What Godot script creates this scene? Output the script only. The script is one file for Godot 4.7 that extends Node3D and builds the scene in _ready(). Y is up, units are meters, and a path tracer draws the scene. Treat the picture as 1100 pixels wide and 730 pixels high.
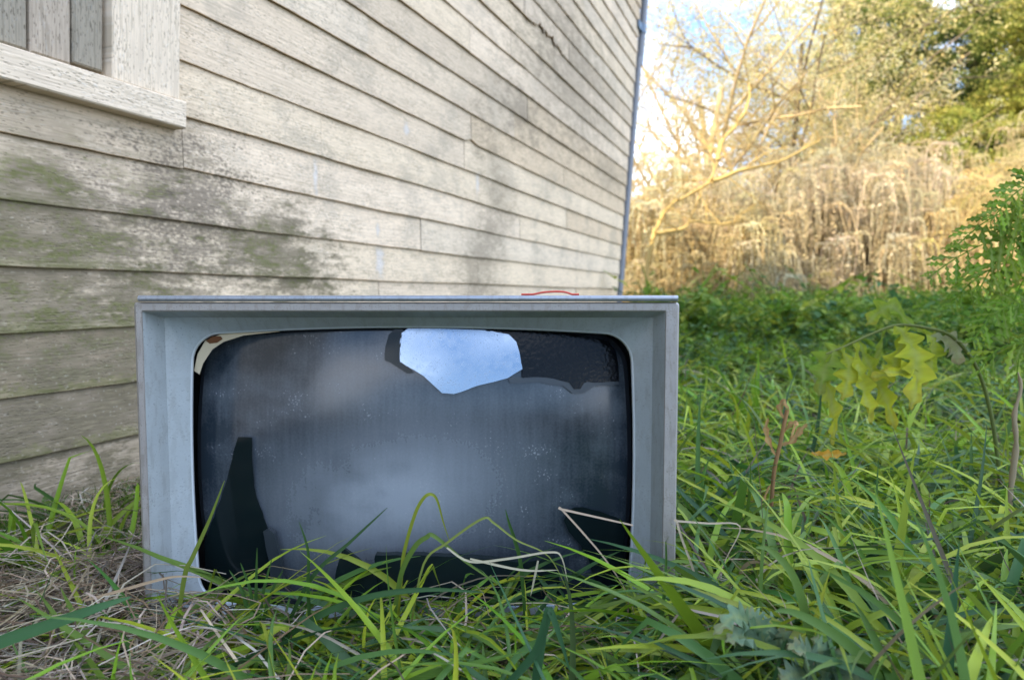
extends Node3D
# A discarded television set in long grass beside a weathered clapboard shed.
# Units are metres, the camera looks along -z.

const FPX := 750.0            # focal length in pixels of the 1100 x 730 photograph
const EYE := 0.43             # camera height
const PITCH := 0.0639         # camera looks down by this much (radians)
const TVZ := 0.858            # distance of the television's front
var rng := RandomNumberGenerator.new()
var M := {}

# ---------------------------------------------------------------- mesh builder
class MB:
	var v := PackedVector3Array()
	var n := PackedVector3Array()
	var c := PackedColorArray()
	var uv := PackedVector2Array()
	var uv2 := PackedVector2Array()
	var ix := PackedInt32Array()
	var with_c := false
	var with_uv := false
	var with_uv2 := false

	func vert(p: Vector3, nn: Vector3, col := Color.WHITE, u := Vector2.ZERO, u2 := Vector2.ZERO) -> int:
		v.append(p); n.append(nn)
		if with_c: c.append(col)
		if with_uv: uv.append(u)
		if with_uv2: uv2.append(u2)
		return v.size() - 1

	func tri(a: int, b: int, d: int) -> void:
		ix.append(a); ix.append(b); ix.append(d)

	func quad_i(a: int, b: int, d: int, e: int) -> void:
		ix.append(a); ix.append(b); ix.append(d)
		ix.append(a); ix.append(d); ix.append(e)

	func quad(a: Vector3, b: Vector3, d: Vector3, e: Vector3, col := Color.WHITE) -> void:
		var nn := (e - a).cross(b - a)
		if nn.length_squared() < 1e-18:
			nn = (d - b).cross(e - b)
		nn = nn.normalized()
		var i := vert(a, nn, col, Vector2(0, 0)); vert(b, nn, col, Vector2(1, 0)); vert(d, nn, col, Vector2(1, 1)); vert(e, nn, col, Vector2(0, 1))
		quad_i(i, i + 1, i + 2, i + 3)

	# a box with corner o and edge vectors a, b, d (right handed)
	func box(o: Vector3, a: Vector3, b: Vector3, d: Vector3, col := Color.WHITE) -> void:
		quad(o, o + b, o + a + b, o + a, col)
		quad(o + d, o + d + a, o + d + a + b, o + d + b, col)
		quad(o, o + a, o + a + d, o + d, col)
		quad(o + b, o + b + d, o + a + b + d, o + a + b, col)
		quad(o, o + d, o + d + b, o + b, col)
		quad(o + a, o + a + b, o + a + b + d, o + a + d, col)

	func tube(path: Array, radii: Array, sides: int, col := Color.WHITE, col2 := Color.WHITE, caps := false) -> void:
		var cnt := path.size()
		var first := v.size()
		var ref := Vector3(0.31, 0.2, 0.93)
		for i in cnt:
			var p: Vector3 = path[i]
			var a: Vector3 = path[maxi(i - 1, 0)]
			var b: Vector3 = path[mini(i + 1, cnt - 1)]
			var t := (b - a).normalized()
			var s := t.cross(ref).normalized()
			var q := s.cross(t)
			var r: float = radii[i]
			var cc := col.lerp(col2, float(i) / maxf(1.0, cnt - 1))
			for k in sides:
				var an := TAU * k / sides
				var d := s * cos(an) + q * sin(an)
				vert(p + d * r, d, cc, Vector2(float(k) / sides, i * 0.2))
		for i in cnt - 1:
			for k in sides:
				var k2 := (k + 1) % sides
				quad_i(first + i * sides + k, first + (i + 1) * sides + k, first + (i + 1) * sides + k2, first + i * sides + k2)
		if caps:
			for e in [0, cnt - 1]:
				var m := vert(path[e], Vector3.UP, col)
				for k in sides:
					tri(m, first + e * sides + k, first + e * sides + (k + 1) % sides)

	# ribbon with a folded keel through given points; facing = rough direction its face looks
	func strip(pts: Array, w: Array, facing: Vector3, fold: float, c0: Color, c1: Color) -> void:
		var cnt := pts.size()
		var first := v.size()
		for i in cnt:
			var p: Vector3 = pts[i]
			var a: Vector3 = pts[maxi(i - 1, 0)]
			var b: Vector3 = pts[mini(i + 1, cnt - 1)]
			var t := (b - a).normalized()
			var s := t.cross(facing)
			if s.length_squared() < 1e-6:
				s = t.cross(Vector3(0.3, 0.9, 0.1))
			s = s.normalized()
			var q := s.cross(t).normalized()
			var hw: float = w[i] * 0.5
			var cc := c0.lerp(c1, float(i) / (cnt - 1))
			vert(p - s * hw + q * fold * hw, (q + s * fold).normalized(), cc, Vector2(0, float(i) / cnt))
			vert(p, q, cc, Vector2(0.5, float(i) / cnt))
			vert(p + s * hw + q * fold * hw, (q - s * fold).normalized(), cc, Vector2(1, float(i) / cnt))
		for i in cnt - 1:
			var o := first + i * 3
			quad_i(o, o + 3, o + 4, o + 1)
			quad_i(o + 1, o + 4, o + 5, o + 2)

	func mesh(mat: Material) -> ArrayMesh:
		for i in range(0, ix.size(), 3):      # clockwise seen from the side the normals point to
			var a := ix[i]
			if (v[ix[i + 1]] - v[a]).cross(v[ix[i + 2]] - v[a]).dot(n[a] + n[ix[i + 1]] + n[ix[i + 2]]) > 0.0:
				var k := ix[i + 1]
				ix[i + 1] = ix[i + 2]
				ix[i + 2] = k
		var arr := []
		arr.resize(Mesh.ARRAY_MAX)
		arr[Mesh.ARRAY_VERTEX] = v
		arr[Mesh.ARRAY_NORMAL] = n
		if with_c: arr[Mesh.ARRAY_COLOR] = c
		if with_uv: arr[Mesh.ARRAY_TEX_UV] = uv
		if with_uv2: arr[Mesh.ARRAY_TEX_UV2] = uv2
		arr[Mesh.ARRAY_INDEX] = ix
		var m := ArrayMesh.new()
		m.add_surface_from_arrays(Mesh.PRIMITIVE_TRIANGLES, arr)
		m.surface_set_material(0, mat)
		return m

func mbc() -> MB:
	var b := MB.new(); b.with_c = true
	return b

func mbu() -> MB:
	var b := MB.new(); b.with_uv = true
	return b

# ---------------------------------------------------------------- scene helpers
func put(called: String, b: MB, mat: Material, parent: Node = self) -> MeshInstance3D:
	var o := MeshInstance3D.new()
	o.name = called
	o.mesh = b.mesh(mat)
	parent.add_child(o, true)
	return o

var taken := {}
func numbered(called: String) -> String:
	var k: int = taken.get(called, 0)
	taken[called] = k + 1
	return called if k == 0 else "%s_%03d" % [called, k]

func tag(o: Node, label: String, category: String, group := "", kind := "") -> void:
	if label: o.set_meta("label", label)
	if category: o.set_meta("category", category)
	if group: o.set_meta("group", group)
	if kind: o.set_meta("kind", kind)

func thing(called: String, at: Vector3, label: String, category: String, group := "") -> Node3D:
	var o := Node3D.new()
	o.name = numbered(called)
	o.position = at
	add_child(o, true)
	tag(o, label, category, group)
	return o

func lin(r: float, g: float, b: float) -> Color:
	return Color(r, g, b).linear_to_srgb()

func mat(col: Color, rough := 0.7, metal := 0.0, spec := 0.5) -> StandardMaterial3D:
	var m := StandardMaterial3D.new()
	m.albedo_color = col
	m.roughness = rough
	m.metallic = metal
	m.metallic_specular = spec
	m.cull_mode = BaseMaterial3D.CULL_DISABLED
	return m

func leafmat(rough: float, back: float, spec := 0.5) -> StandardMaterial3D:
	var m := mat(Color.WHITE, rough, 0.0, spec)
	m.vertex_color_use_as_albedo = true
	if back > 0.0:
		m.backlight_enabled = true
		m.backlight = Color(back, back, back).linear_to_srgb()
	return m

# a pixel of the photograph, at distance z in front of the camera
func pz(px: float, py: float, z: float) -> Vector3:
	var dx := (px - 550.0) / FPX
	var dy := (365.0 - py) / FPX
	var d := Vector3(dx, dy * cos(PITCH) - sin(PITCH), -dy * sin(PITCH) - cos(PITCH))
	return Vector3(0, EYE, 0) + d * (z / -d.z)

func noise(sd: int, freq: float, oct := 4) -> FastNoiseLite:
	var f := FastNoiseLite.new()
	f.seed = sd
	f.noise_type = FastNoiseLite.TYPE_SIMPLEX_SMOOTH
	f.frequency = freq
	f.fractal_type = FastNoiseLite.FRACTAL_FBM if oct > 1 else FastNoiseLite.FRACTAL_NONE
	f.fractal_octaves = oct
	return f

func sm(a: float, b: float, x: float) -> float:
	var t := clampf((x - a) / (b - a), 0.0, 1.0)
	return t * t * (3.0 - 2.0 * t)

func tex(w: int, h: int, data: PackedByteArray, alpha := false) -> ImageTexture:
	return ImageTexture.create_from_image(Image.create_from_data(w, h, false, Image.FORMAT_RGBA8 if alpha else Image.FORMAT_RGB8, data))

func s8(x: float) -> int:      # linear value -> sRGB byte
	x = clampf(x, 0.0, 1.0)
	var y := 12.92 * x if x < 0.0031308 else 1.055 * pow(x, 1.0 / 2.4) - 0.055
	return int(y * 255.0 + 0.5)

var gn := noise(11, 0.9, 3)
var gn2 := noise(12, 5.0, 2)
func gy(x: float, z: float) -> float:
	var h := gn.get_noise_2d(x, z) * 0.05 + gn2.get_noise_2d(x, z) * 0.012
	var near := sm(1.6, 0.5, Vector2(x + 0.13, z + 1.0).length())
	h = lerpf(h, -0.004, near)
	h += 0.10 * sm(0.9, 2.6, x - 0.30 * (-z)) * sm(0.3, 1.2, -z) * sm(9.0, 4.0, -z)
	return h

func smooth(pts: Array, per: int) -> Array:      # Catmull-Rom through the points
	var out := []
	for i in pts.size() - 1:
		var p0: Vector3 = pts[maxi(i - 1, 0)]
		var p1: Vector3 = pts[i]
		var p2: Vector3 = pts[i + 1]
		var p3: Vector3 = pts[mini(i + 2, pts.size() - 1)]
		for k in per:
			out.append(p1.cubic_interpolate(p2, p0, p3, float(k) / per))
	out.append(pts[-1])
	return out

func jit(c: Color, a: float) -> Color:
	var k := 1.0 + rng.randf_range(-a, a)
	return Color(clampf(c.r * k * (1.0 + rng.randf_range(-a, a) * 0.5), 0, 1), clampf(c.g * k, 0, 1), clampf(c.b * k * (1.0 + rng.randf_range(-a, a) * 0.5), 0, 1))

# ================================================================ main
func _ready() -> void:
	rng.seed = 7
	camera_and_light()
	materials()
	ground()
	shed()
	television()
	background()
	weeds()
	grass()
	stalks()
	plants()

func camera_and_light() -> void:
	var cam := Camera3D.new()
	cam.name = "camera"
	cam.fov = rad_to_deg(2.0 * atan(365.0 / FPX))
	cam.near = 0.03
	cam.far = 900.0
	cam.position = Vector3(0, EYE, 0)
	cam.rotation = Vector3(-PITCH, 0, 0)
	var at := CameraAttributesPhysical.new()
	at.frustum_focal_length = 12.0 * FPX / 365.0
	at.exposure_aperture = 24.66 / 4.2       # lens opening of 4.2 mm
	at.frustum_focus_distance = 0.84
	cam.attributes = at
	add_child(cam)
	cam.current = true

	var sky := ProceduralSkyMaterial.new()
	sky.sky_top_color = lin(0.13, 0.27, 0.58)
	sky.sky_horizon_color = lin(0.24, 0.37, 0.53)
	sky.sky_curve = 0.22
	sky.ground_bottom_color = Color(0.30, 0.28, 0.22)
	sky.ground_horizon_color = Color(0.55, 0.55, 0.50)
	sky.sun_angle_max = 20.0
	sky.sun_curve = 0.12
	# thin clouds over the blue
	var cw := 1024
	var ch := 512
	var cn := noise(41, 1.0, 5)
	var data := PackedByteArray()
	data.resize(cw * ch * 4)
	for y in ch:
		var el := PI * (0.5 - (y + 0.5) / ch)
		for x in cw:
			var k := (y * cw + x) * 4
			var a := 0.0
			if el > 0.0:
				var az := TAU * x / cw
				var d := Vector3(cos(az) * cos(el) + 0.9, sin(el) * 1.9, sin(az) * cos(el) + 0.4)
				a = sm(-0.22, 0.28, cn.get_noise_3dv(d * 1.3))
			data[k] = 255; data[k + 1] = 248; data[k + 2] = 238; data[k + 3] = int(a * 235.0)
	sky.sky_cover = tex(cw, ch, data, true)
	sky.sky_cover_modulate = lin(0.95, 0.95, 0.95)
	sky.energy_multiplier = 1.15
	var e := Environment.new()
	e.background_mode = Environment.BG_SKY
	e.sky = Sky.new()
	e.sky.sky_material = sky
	e.tonemap_mode = Environment.TONE_MAPPER_LINEAR
	e.tonemap_exposure = 3.0
	e.sdfgi_enabled = true
	e.ssao_enabled = true
	e.ssil_enabled = true
	var we := WorldEnvironment.new()
	we.name = "environment"
	we.environment = e
	add_child(we)

	var sun := DirectionalLight3D.new()
	sun.name = "sun"
	sun.light_energy = 1.35
	sun.light_color = Color(1.0, 0.945, 0.85)
	sun.light_angular_distance = 0.5
	sun.shadow_enabled = true
	add_child(sun)
	sun.look_at_from_position(Vector3(-0.64, 0.52, 0.50) * 10.0, Vector3.ZERO)

func materials() -> void:
	M.grass = leafmat(0.44, 0.7, 0.36)
	M.straw = leafmat(0.75, 0.25, 0.3)
	M.leaf = leafmat(0.55, 0.75, 0.26)
	M.far = leafmat(0.7, 0.9, 0.3)
	M.bark = leafmat(0.9, 0.0, 0.2)

# ---------------------------------------------------------------- ground
func ground() -> void:
	var b := MB.new(); b.with_uv = true
	var xs := []
	var x := -150.0
	while x < 150.0:
		xs.append(x)
		var a := absf(x - 0.5)
		x += 0.05 if a < 3.0 else (0.25 if a < 8.0 else (1.5 if a < 30.0 else 12.0))
	xs.append(150.0)
	var zs := []
	var z := 60.0
	while z > -260.0:
		zs.append(z)
		var a2 := absf(z + 2.5)
		z -= 0.05 if a2 < 3.2 else (0.25 if a2 < 10.0 else (1.5 if a2 < 30.0 else 12.0))
	zs.append(-260.0)
	for zz in zs:
		for xx in xs:
			var h := gy(xx, zz)
			var nn := Vector3(h - gy(xx + 0.03, zz), 0.03, h - gy(xx, zz + 0.03)).normalized()
			b.vert(Vector3(xx, h, zz), nn, Color.WHITE, Vector2(xx, zz))
	var w := xs.size()
	for j in zs.size() - 1:
		for i in w - 1:
			b.quad_i(j * w + i, j * w + i + 1, (j + 1) * w + i + 1, (j + 1) * w + i)
	# litter, soil and thatch
	var sz := 512
	var n1 := noise(21, 0.012, 4)
	var n2 := noise(22, 0.11, 3)
	var data := PackedByteArray()
	data.resize(sz * sz * 3)
	for y in sz:
		for xx in sz:
			var a := n1.get_noise_2d(xx, y) * 0.5 + 0.5
			var f := n2.get_noise_2d(xx, y * 1.0) * 0.5 + 0.5
			var c := Vector3(0.030, 0.022, 0.014).lerp(Vector3(0.10, 0.078, 0.048), sm(0.35, 0.75, f))
			c = c.lerp(Vector3(0.05, 0.075, 0.02), sm(0.45, 0.7, a) * 0.7)
			var k := (y * sz + xx) * 3
			data[k] = s8(c.x); data[k + 1] = s8(c.y); data[k + 2] = s8(c.z)
	var m := mat(Color.WHITE, 0.95, 0.0, 0.2)
	m.albedo_texture = tex(sz, sz, data)
	m.uv1_scale = Vector3(1.3, 1.3, 1)
	var o := put("ground", b, m)
	tag(o, "dark soil with dead plant litter under the grass", "ground", "", "structure")

# ---------------------------------------------------------------- shed
const WO := Vector3(-0.953, 0, -1.30)
const WU := Vector3(0.3714, 0, -0.9285)
const WN := Vector3(0.9285, 0, 0.3714)
const S0 := -7.0
const S1 := 4.92
const LEAN := 0.078
const LEANO := 0.055         # the old wall bows out over the grass
const WH := 3.75
func wp(s: float, h: float, o := 0.0) -> Vector3:
	return WO + WU * s + WN * (o + LEANO * (h - EYE)) + Vector3(0, h, 0)

func send(h: float) -> float:       # where the wall ends: the corner has racked over
	return S1 + LEAN * (h - EYE)

func shed_textures() -> void:
	# weathered paint on sawn wood; u along the grain (1.6 m), v across (0.8 m)
	var w := 1024
	var h := 512
	var g1 := noise(31, 1.0, 4)
	var g2 := noise(32, 1.0, 3)
	var g3 := noise(33, 1.0, 4)
	var sp := noise(34, 1.0, 2)
	var col := PackedByteArray(); col.resize(w * h * 3)
	var hgt := PackedByteArray(); hgt.resize(w * h * 3)
	for y in h:
		for x in w:
			var res := [0.0, 0.0, 0.0, 0.0]
			var u := float(x)
			var bl := sm(0.85, 1.0, u / w)
			for pass_i in (2 if bl > 0.0 else 1):
				var uu := u - pass_i * w
				var wt := (1.0 - bl) if pass_i == 0 else bl
				res[0] += wt * g1.get_noise_2d(uu * 0.004, y * 0.16)      # long grain
				res[1] += wt * g2.get_noise_2d(uu * 0.011, y * 0.30)      # fine grain
				res[2] += wt * g3.get_noise_2d(uu * 0.006 + 40.0, y * 0.030)      # blotches
				res[3] += wt * sp.get_noise_2d(uu * 0.075, y * 0.46)      # flecks
			var grain: float = res[0] * 0.5 + res[1] * 0.5
			var c := Vector3(0.86, 0.72, 0.55)
			c *= 1.0 + 0.20 * res[2] + 0.36 * grain
			# worn streaks where the paint is gone along the grain
			var worn := sm(0.04, 0.36, res[1] * 0.85 + res[2] * 0.50 + res[0] * 0.35)
			c = c.lerp(Vector3(0.44, 0.37, 0.27), worn * 0.62)
			var fl := sm(0.42, 0.62, res[3] + res[2] * 0.25)
			c = c.lerp(Vector3(0.80, 0.75, 0.66), fl * 0.5)
			var dk := sm(0.44, 0.62, -res[3] + res[2] * 0.2 - res[1] * 0.3)
			c = c.lerp(Vector3(0.20, 0.16, 0.11), dk * 0.6)
			var k := (y * w + x) * 3
			col[k] = s8(c.x); col[k + 1] = s8(c.y); col[k + 2] = s8(c.z)
			var hh := int(clampf(0.5 + grain * 0.45 + fl * 0.25 - dk * 0.3 - worn * 0.15, 0, 1) * 255)
			hgt[k] = hh; hgt[k + 1] = hh; hgt[k + 2] = hh
	M.paint_tex = tex(w, h, col)
	M.paint_h = tex(w, h, hgt)
	# stains over the wall: u = s from -0.5 to 6.0, v = height from 0 to 3.25
	w = 2048
	h = 1024
	var q1 := noise(35, 1.0, 5)
	var q2 := noise(36, 1.0, 3)
	var q3 := noise(37, 1.0, 4)
	var st := PackedByteArray(); st.resize(w * h * 4)
	for y in h:
		var ht := 3.25 * (1.0 - (y + 0.5) / h)
		for x in w:
			var s := -0.5 + 6.5 * (x + 0.5) / w
			var k := (y * w + x) * 4
			var edge := s + 0.9 * q1.get_noise_2d(s * 1.4 + 9.0, ht * 3.0) + 0.55 * q2.get_noise_2d(s * 9.0, ht * 34.0) + 0.35 * q2.get_noise_2d(s * 40.0, ht * 120.0)
			# bare grey wood low down near the old window end
			var low := sm(1.25, 0.35, edge) * sm(0.86, 0.60, ht + 0.12 * q1.get_noise_2d(s * 3.0, 5.0))
			low = maxf(low, sm(0.34, 0.02, ht + 0.10 * q1.get_noise_2d(s * 2.0, 50.0)) * 0.85 * sm(3.6, 1.4, edge))
			var grain := q2.get_noise_2d(s * 16.0, ht * 230.0)
			var bl := q3.get_noise_2d(s * 7.0, ht * 16.0)
			var fine := q3.get_noise_2d(s * 60.0, ht * 120.0)
			var lap := fposmod(ht + 0.008, 0.1225) / 0.1225
			var c := Vector3(0.155, 0.130, 0.082) * (1.0 + 0.75 * grain + 0.35 * bl)
			var a := low * (0.93 + 0.35 * bl + 0.30 * grain)
			if fine > 0.44 and low > 0.1:       # flecks of paint that stayed
				c = c.lerp(Vector3(0.50, 0.46, 0.37), sm(0.44, 0.56, fine) * 0.45)
			# green algae, in patches with a grainy edge
			var mo := sm(0.02, 0.34, bl * 0.7 + 0.35 * q1.get_noise_2d(s * 2.2 + 30.0, ht * 5.0 + 7.0) + 0.40 * fine + 0.10) * sm(0.80, 0.15, edge) * sm(0.20, 0.42, ht) * sm(0.80, 0.70, ht)
			mo *= sm(-0.25, 0.25, fine * 0.9 + grain * 0.7 + 0.35 * (1.0 - lap) - 0.05)
			mo = maxf(mo, 0.9 * sm(0.16, 0.03, lap + 0.25 * bl + 0.2 * fine) * sm(0.9, 0.1, edge) * sm(0.75, 0.45, ht))
			c = c.lerp(Vector3(0.120, 0.130, 0.035), mo * 0.70)
			a = maxf(a, mo * 0.85)
			# black mould patch
			var md := sm(0.20, 0.02, Vector2((s - 0.42) * 0.75, (ht - 0.645)).length() + 0.12 * bl + 0.22 * fine + 0.10 * grain)
			md = maxf(md, 0.7 * sm(0.26, 0.02, Vector2((s - 2.2 - 0.10 * sin(ht * 9.0)) * 0.8, (ht - 0.60) * 0.22).length() + 0.13 * bl + 0.18 * fine + 0.12 * grain))
			md = maxf(md, 0.75 * sm(0.22, 0.02, Vector2((s - 2.55) * 0.45, ht - 1.35).length() + 0.15 * bl + 0.18 * fine + 0.12 * grain))
			md = maxf(md, 0.65 * sm(0.42, 0.05, Vector2((s - 3.4) * 0.28, (ht - 1.75) * 0.6).length() + 0.20 * bl + 0.15 * fine + 0.22 * grain))
			md = maxf(md, 0.8 * sm(0.16, 0.02, Vector2((s - 2.9) * 0.35, ht - 1.78).length() + 0.12 * bl + 0.18 * fine + 0.12 * grain))
			md = maxf(md, 0.6 * sm(0.20, 0.02, Vector2((s - 4.4) * 0.25, ht - 1.35).length() + 0.12 * bl + 0.18 * fine + 0.12 * grain))
			c = c.lerp(Vector3(0.12, 0.098, 0.072), md * 0.85)
			a = maxf(a, md * 0.80)
			# faint run marks and dirt everywhere
			var dirt := sm(0.02, 0.45, q1.get_noise_2d(s * 2.6 + 70.0, ht * 2.0) * 0.7 + 0.35 * bl + 0.30 * fine + 0.25 * grain) * 0.42
			if dirt > a:
				c = Vector3(0.30, 0.265, 0.20)
				a = dirt
			# pale putty smears
			for pt in [[1.27, 0.545, 0.028, 0.05], [1.25, 0.66, 0.010, 0.02], [0.90, 0.79, 0.012, 0.05], [1.42, 1.03, 0.02, 0.03], [2.05, 0.93, 0.015, 0.04]]:
				var pd: float = absf(s - pt[0]) / pt[2]
				var ph: float = absf(ht - pt[1]) / pt[3]
				var pm := sm(1.2, 0.5, Vector2(pd, ph).length() * 0.9 + 0.7 * bl + 0.6 * fine) * 0.75
				if pm > 0.0:
					c = c.lerp(Vector3(0.66, 0.66, 0.66), pm)
					a = maxf(a, pm * 0.8)
			st[k] = s8(c.x); st[k + 1] = s8(c.y); st[k + 2] = s8(c.z); st[k + 3] = int(clampf(a, 0, 1) * 255)
	M.stain_tex = tex(w, h, st, true)
	var m := mat(Color.WHITE, 0.78, 0.0, 0.3)
	m.albedo_texture = M.paint_tex
	m.heightmap_enabled = true
	m.heightmap_texture = M.paint_h
	m.heightmap_scale = 0.3
	m.vertex_color_use_as_albedo = true
	m.detail_enabled = true
	m.detail_albedo = M.stain_tex
	m.detail_uv_layer = BaseMaterial3D.DETAIL_UV_2
	M.board = []
	for tint in [[1.06, 1.05, 1.04], [0.93, 0.92, 0.90], [1.0, 0.99, 0.95], [0.84, 0.83, 0.81], [0.96, 0.97, 0.97], [0.90, 0.86, 0.79]]:
		var mv: StandardMaterial3D = m.duplicate()
		mv.albedo_color = lin(tint[0] * 0.88, tint[1] * 0.86, tint[2] * 0.82)
		M.board.append(mv)
	var g := mat(lin(0.50, 0.50, 0.50), 0.85, 0.0, 0.2)
	g.albedo_texture = M.paint_tex
	g.heightmap_enabled = true
	g.heightmap_texture = M.paint_h
	g.heightmap_scale = 0.3
	M.plank = g
	var g2m := g.duplicate()
	g2m.albedo_color = lin(0.36, 0.38, 0.38)
	M.plank_dark = g2m
	var g3m := g.duplicate()
	g3m.albedo_color = lin(0.88, 0.88, 0.86)
	M.casing = g3m

func board(parent: Node, k: int, sa: float, sb: float, to_corner: bool, sd: int) -> void:
	var b := MB.new(); b.with_uv = true; b.with_uv2 = true; b.with_c = true
	var y0 := -0.008 + k * 0.1225
	var hh := 0.150           # the board runs up under the next one
	var wn := noise(100 + sd, 0.9, 2)
	var rg := noise(300 + k, 14.0, 3)
	var nseg := maxi(2, int((sb - sa) / 0.06))
	if sa > 3.2: nseg = maxi(2, int((sb - sa) / 0.15))
	if k == 15: nseg = maxi(2, int((sb - sa) / 0.012))
	var off := Vector2(rng.randf(), rng.randf() * 0.74)
	var tilt := rng.randf_range(-0.0012, 0.0012)
	# profile: offset from the wall and height on the board
	var prof := [Vector2(0.006, 0.003), Vector2(0.0142, 0.000), Vector2(0.0160, 0.0022), Vector2(0.0120, 0.055), Vector2(0.0075, 0.115), Vector2(0.0045, hh), Vector2(0.001, hh)]
	var first := b.v.size()
	for i in nseg + 1:
		var f := float(i) / nseg
		for j in prof.size():
			var q: Vector2 = prof[j]
			var e := sb
			if to_corner: e = send(y0 + q.y) - 0.01
			var s := lerpf(sa, e, f)
			var sag := wn.get_noise_2d(s * 1.2, k * 7.0) * 0.0030
			var bow := wn.get_noise_2d(s * 2.0 + 50.0, k * 3.0) * 0.0025 + tilt
			var hy := q.y
			if j <= 2:
				hy += rg.get_noise_2d(s * 3.0, 0.0) * 0.0014
				if k == 15:         # rotten, broken lower edge
					var r := sm(0.30, 0.10, absf(s - 2.86))
					hy += r * clampf(0.022 + 0.050 * rg.get_noise_2d(s * 0.8, 4.0) + 0.035 * rg.get_noise_2d(s * 4.0, 9.0), 0.0, 0.065)
				if k == 9:
					var r2 := sm(0.06, 0.02, absf(s - 1.96))
					hy += r2 * 0.014
			var p := wp(s, y0 + hy + sag, q.x + bow * (1.0 if j < 5 else 0.3))
			var nn := WN
			if j == 0 or j == 1: nn = Vector3.DOWN if j == 0 else (Vector3.DOWN + WN).normalized()
			elif j == 2: nn = (WN + Vector3(0, 0.02, 0)).normalized()
			elif j == 6: nn = Vector3.UP
			else: nn = (WN + Vector3(0, 0.1, 0)).normalized()
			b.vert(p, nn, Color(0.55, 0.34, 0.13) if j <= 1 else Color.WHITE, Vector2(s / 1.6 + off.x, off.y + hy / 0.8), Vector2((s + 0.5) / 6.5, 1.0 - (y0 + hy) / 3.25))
	var m := prof.size()
	for i in nseg:
		for j in m - 1:
			var a := first + i * m + j
			b.quad_i(a, a + 1, a + m + 1, a + m)
	for e2 in [0, nseg]:
		var a3: int = first + e2 * m
		for j in range(1, m - 1):
			b.tri(a3, a3 + j, a3 + j + 1)
	put("clapboard", b, M.board[rng.randi() % M.board.size()], parent)

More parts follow.
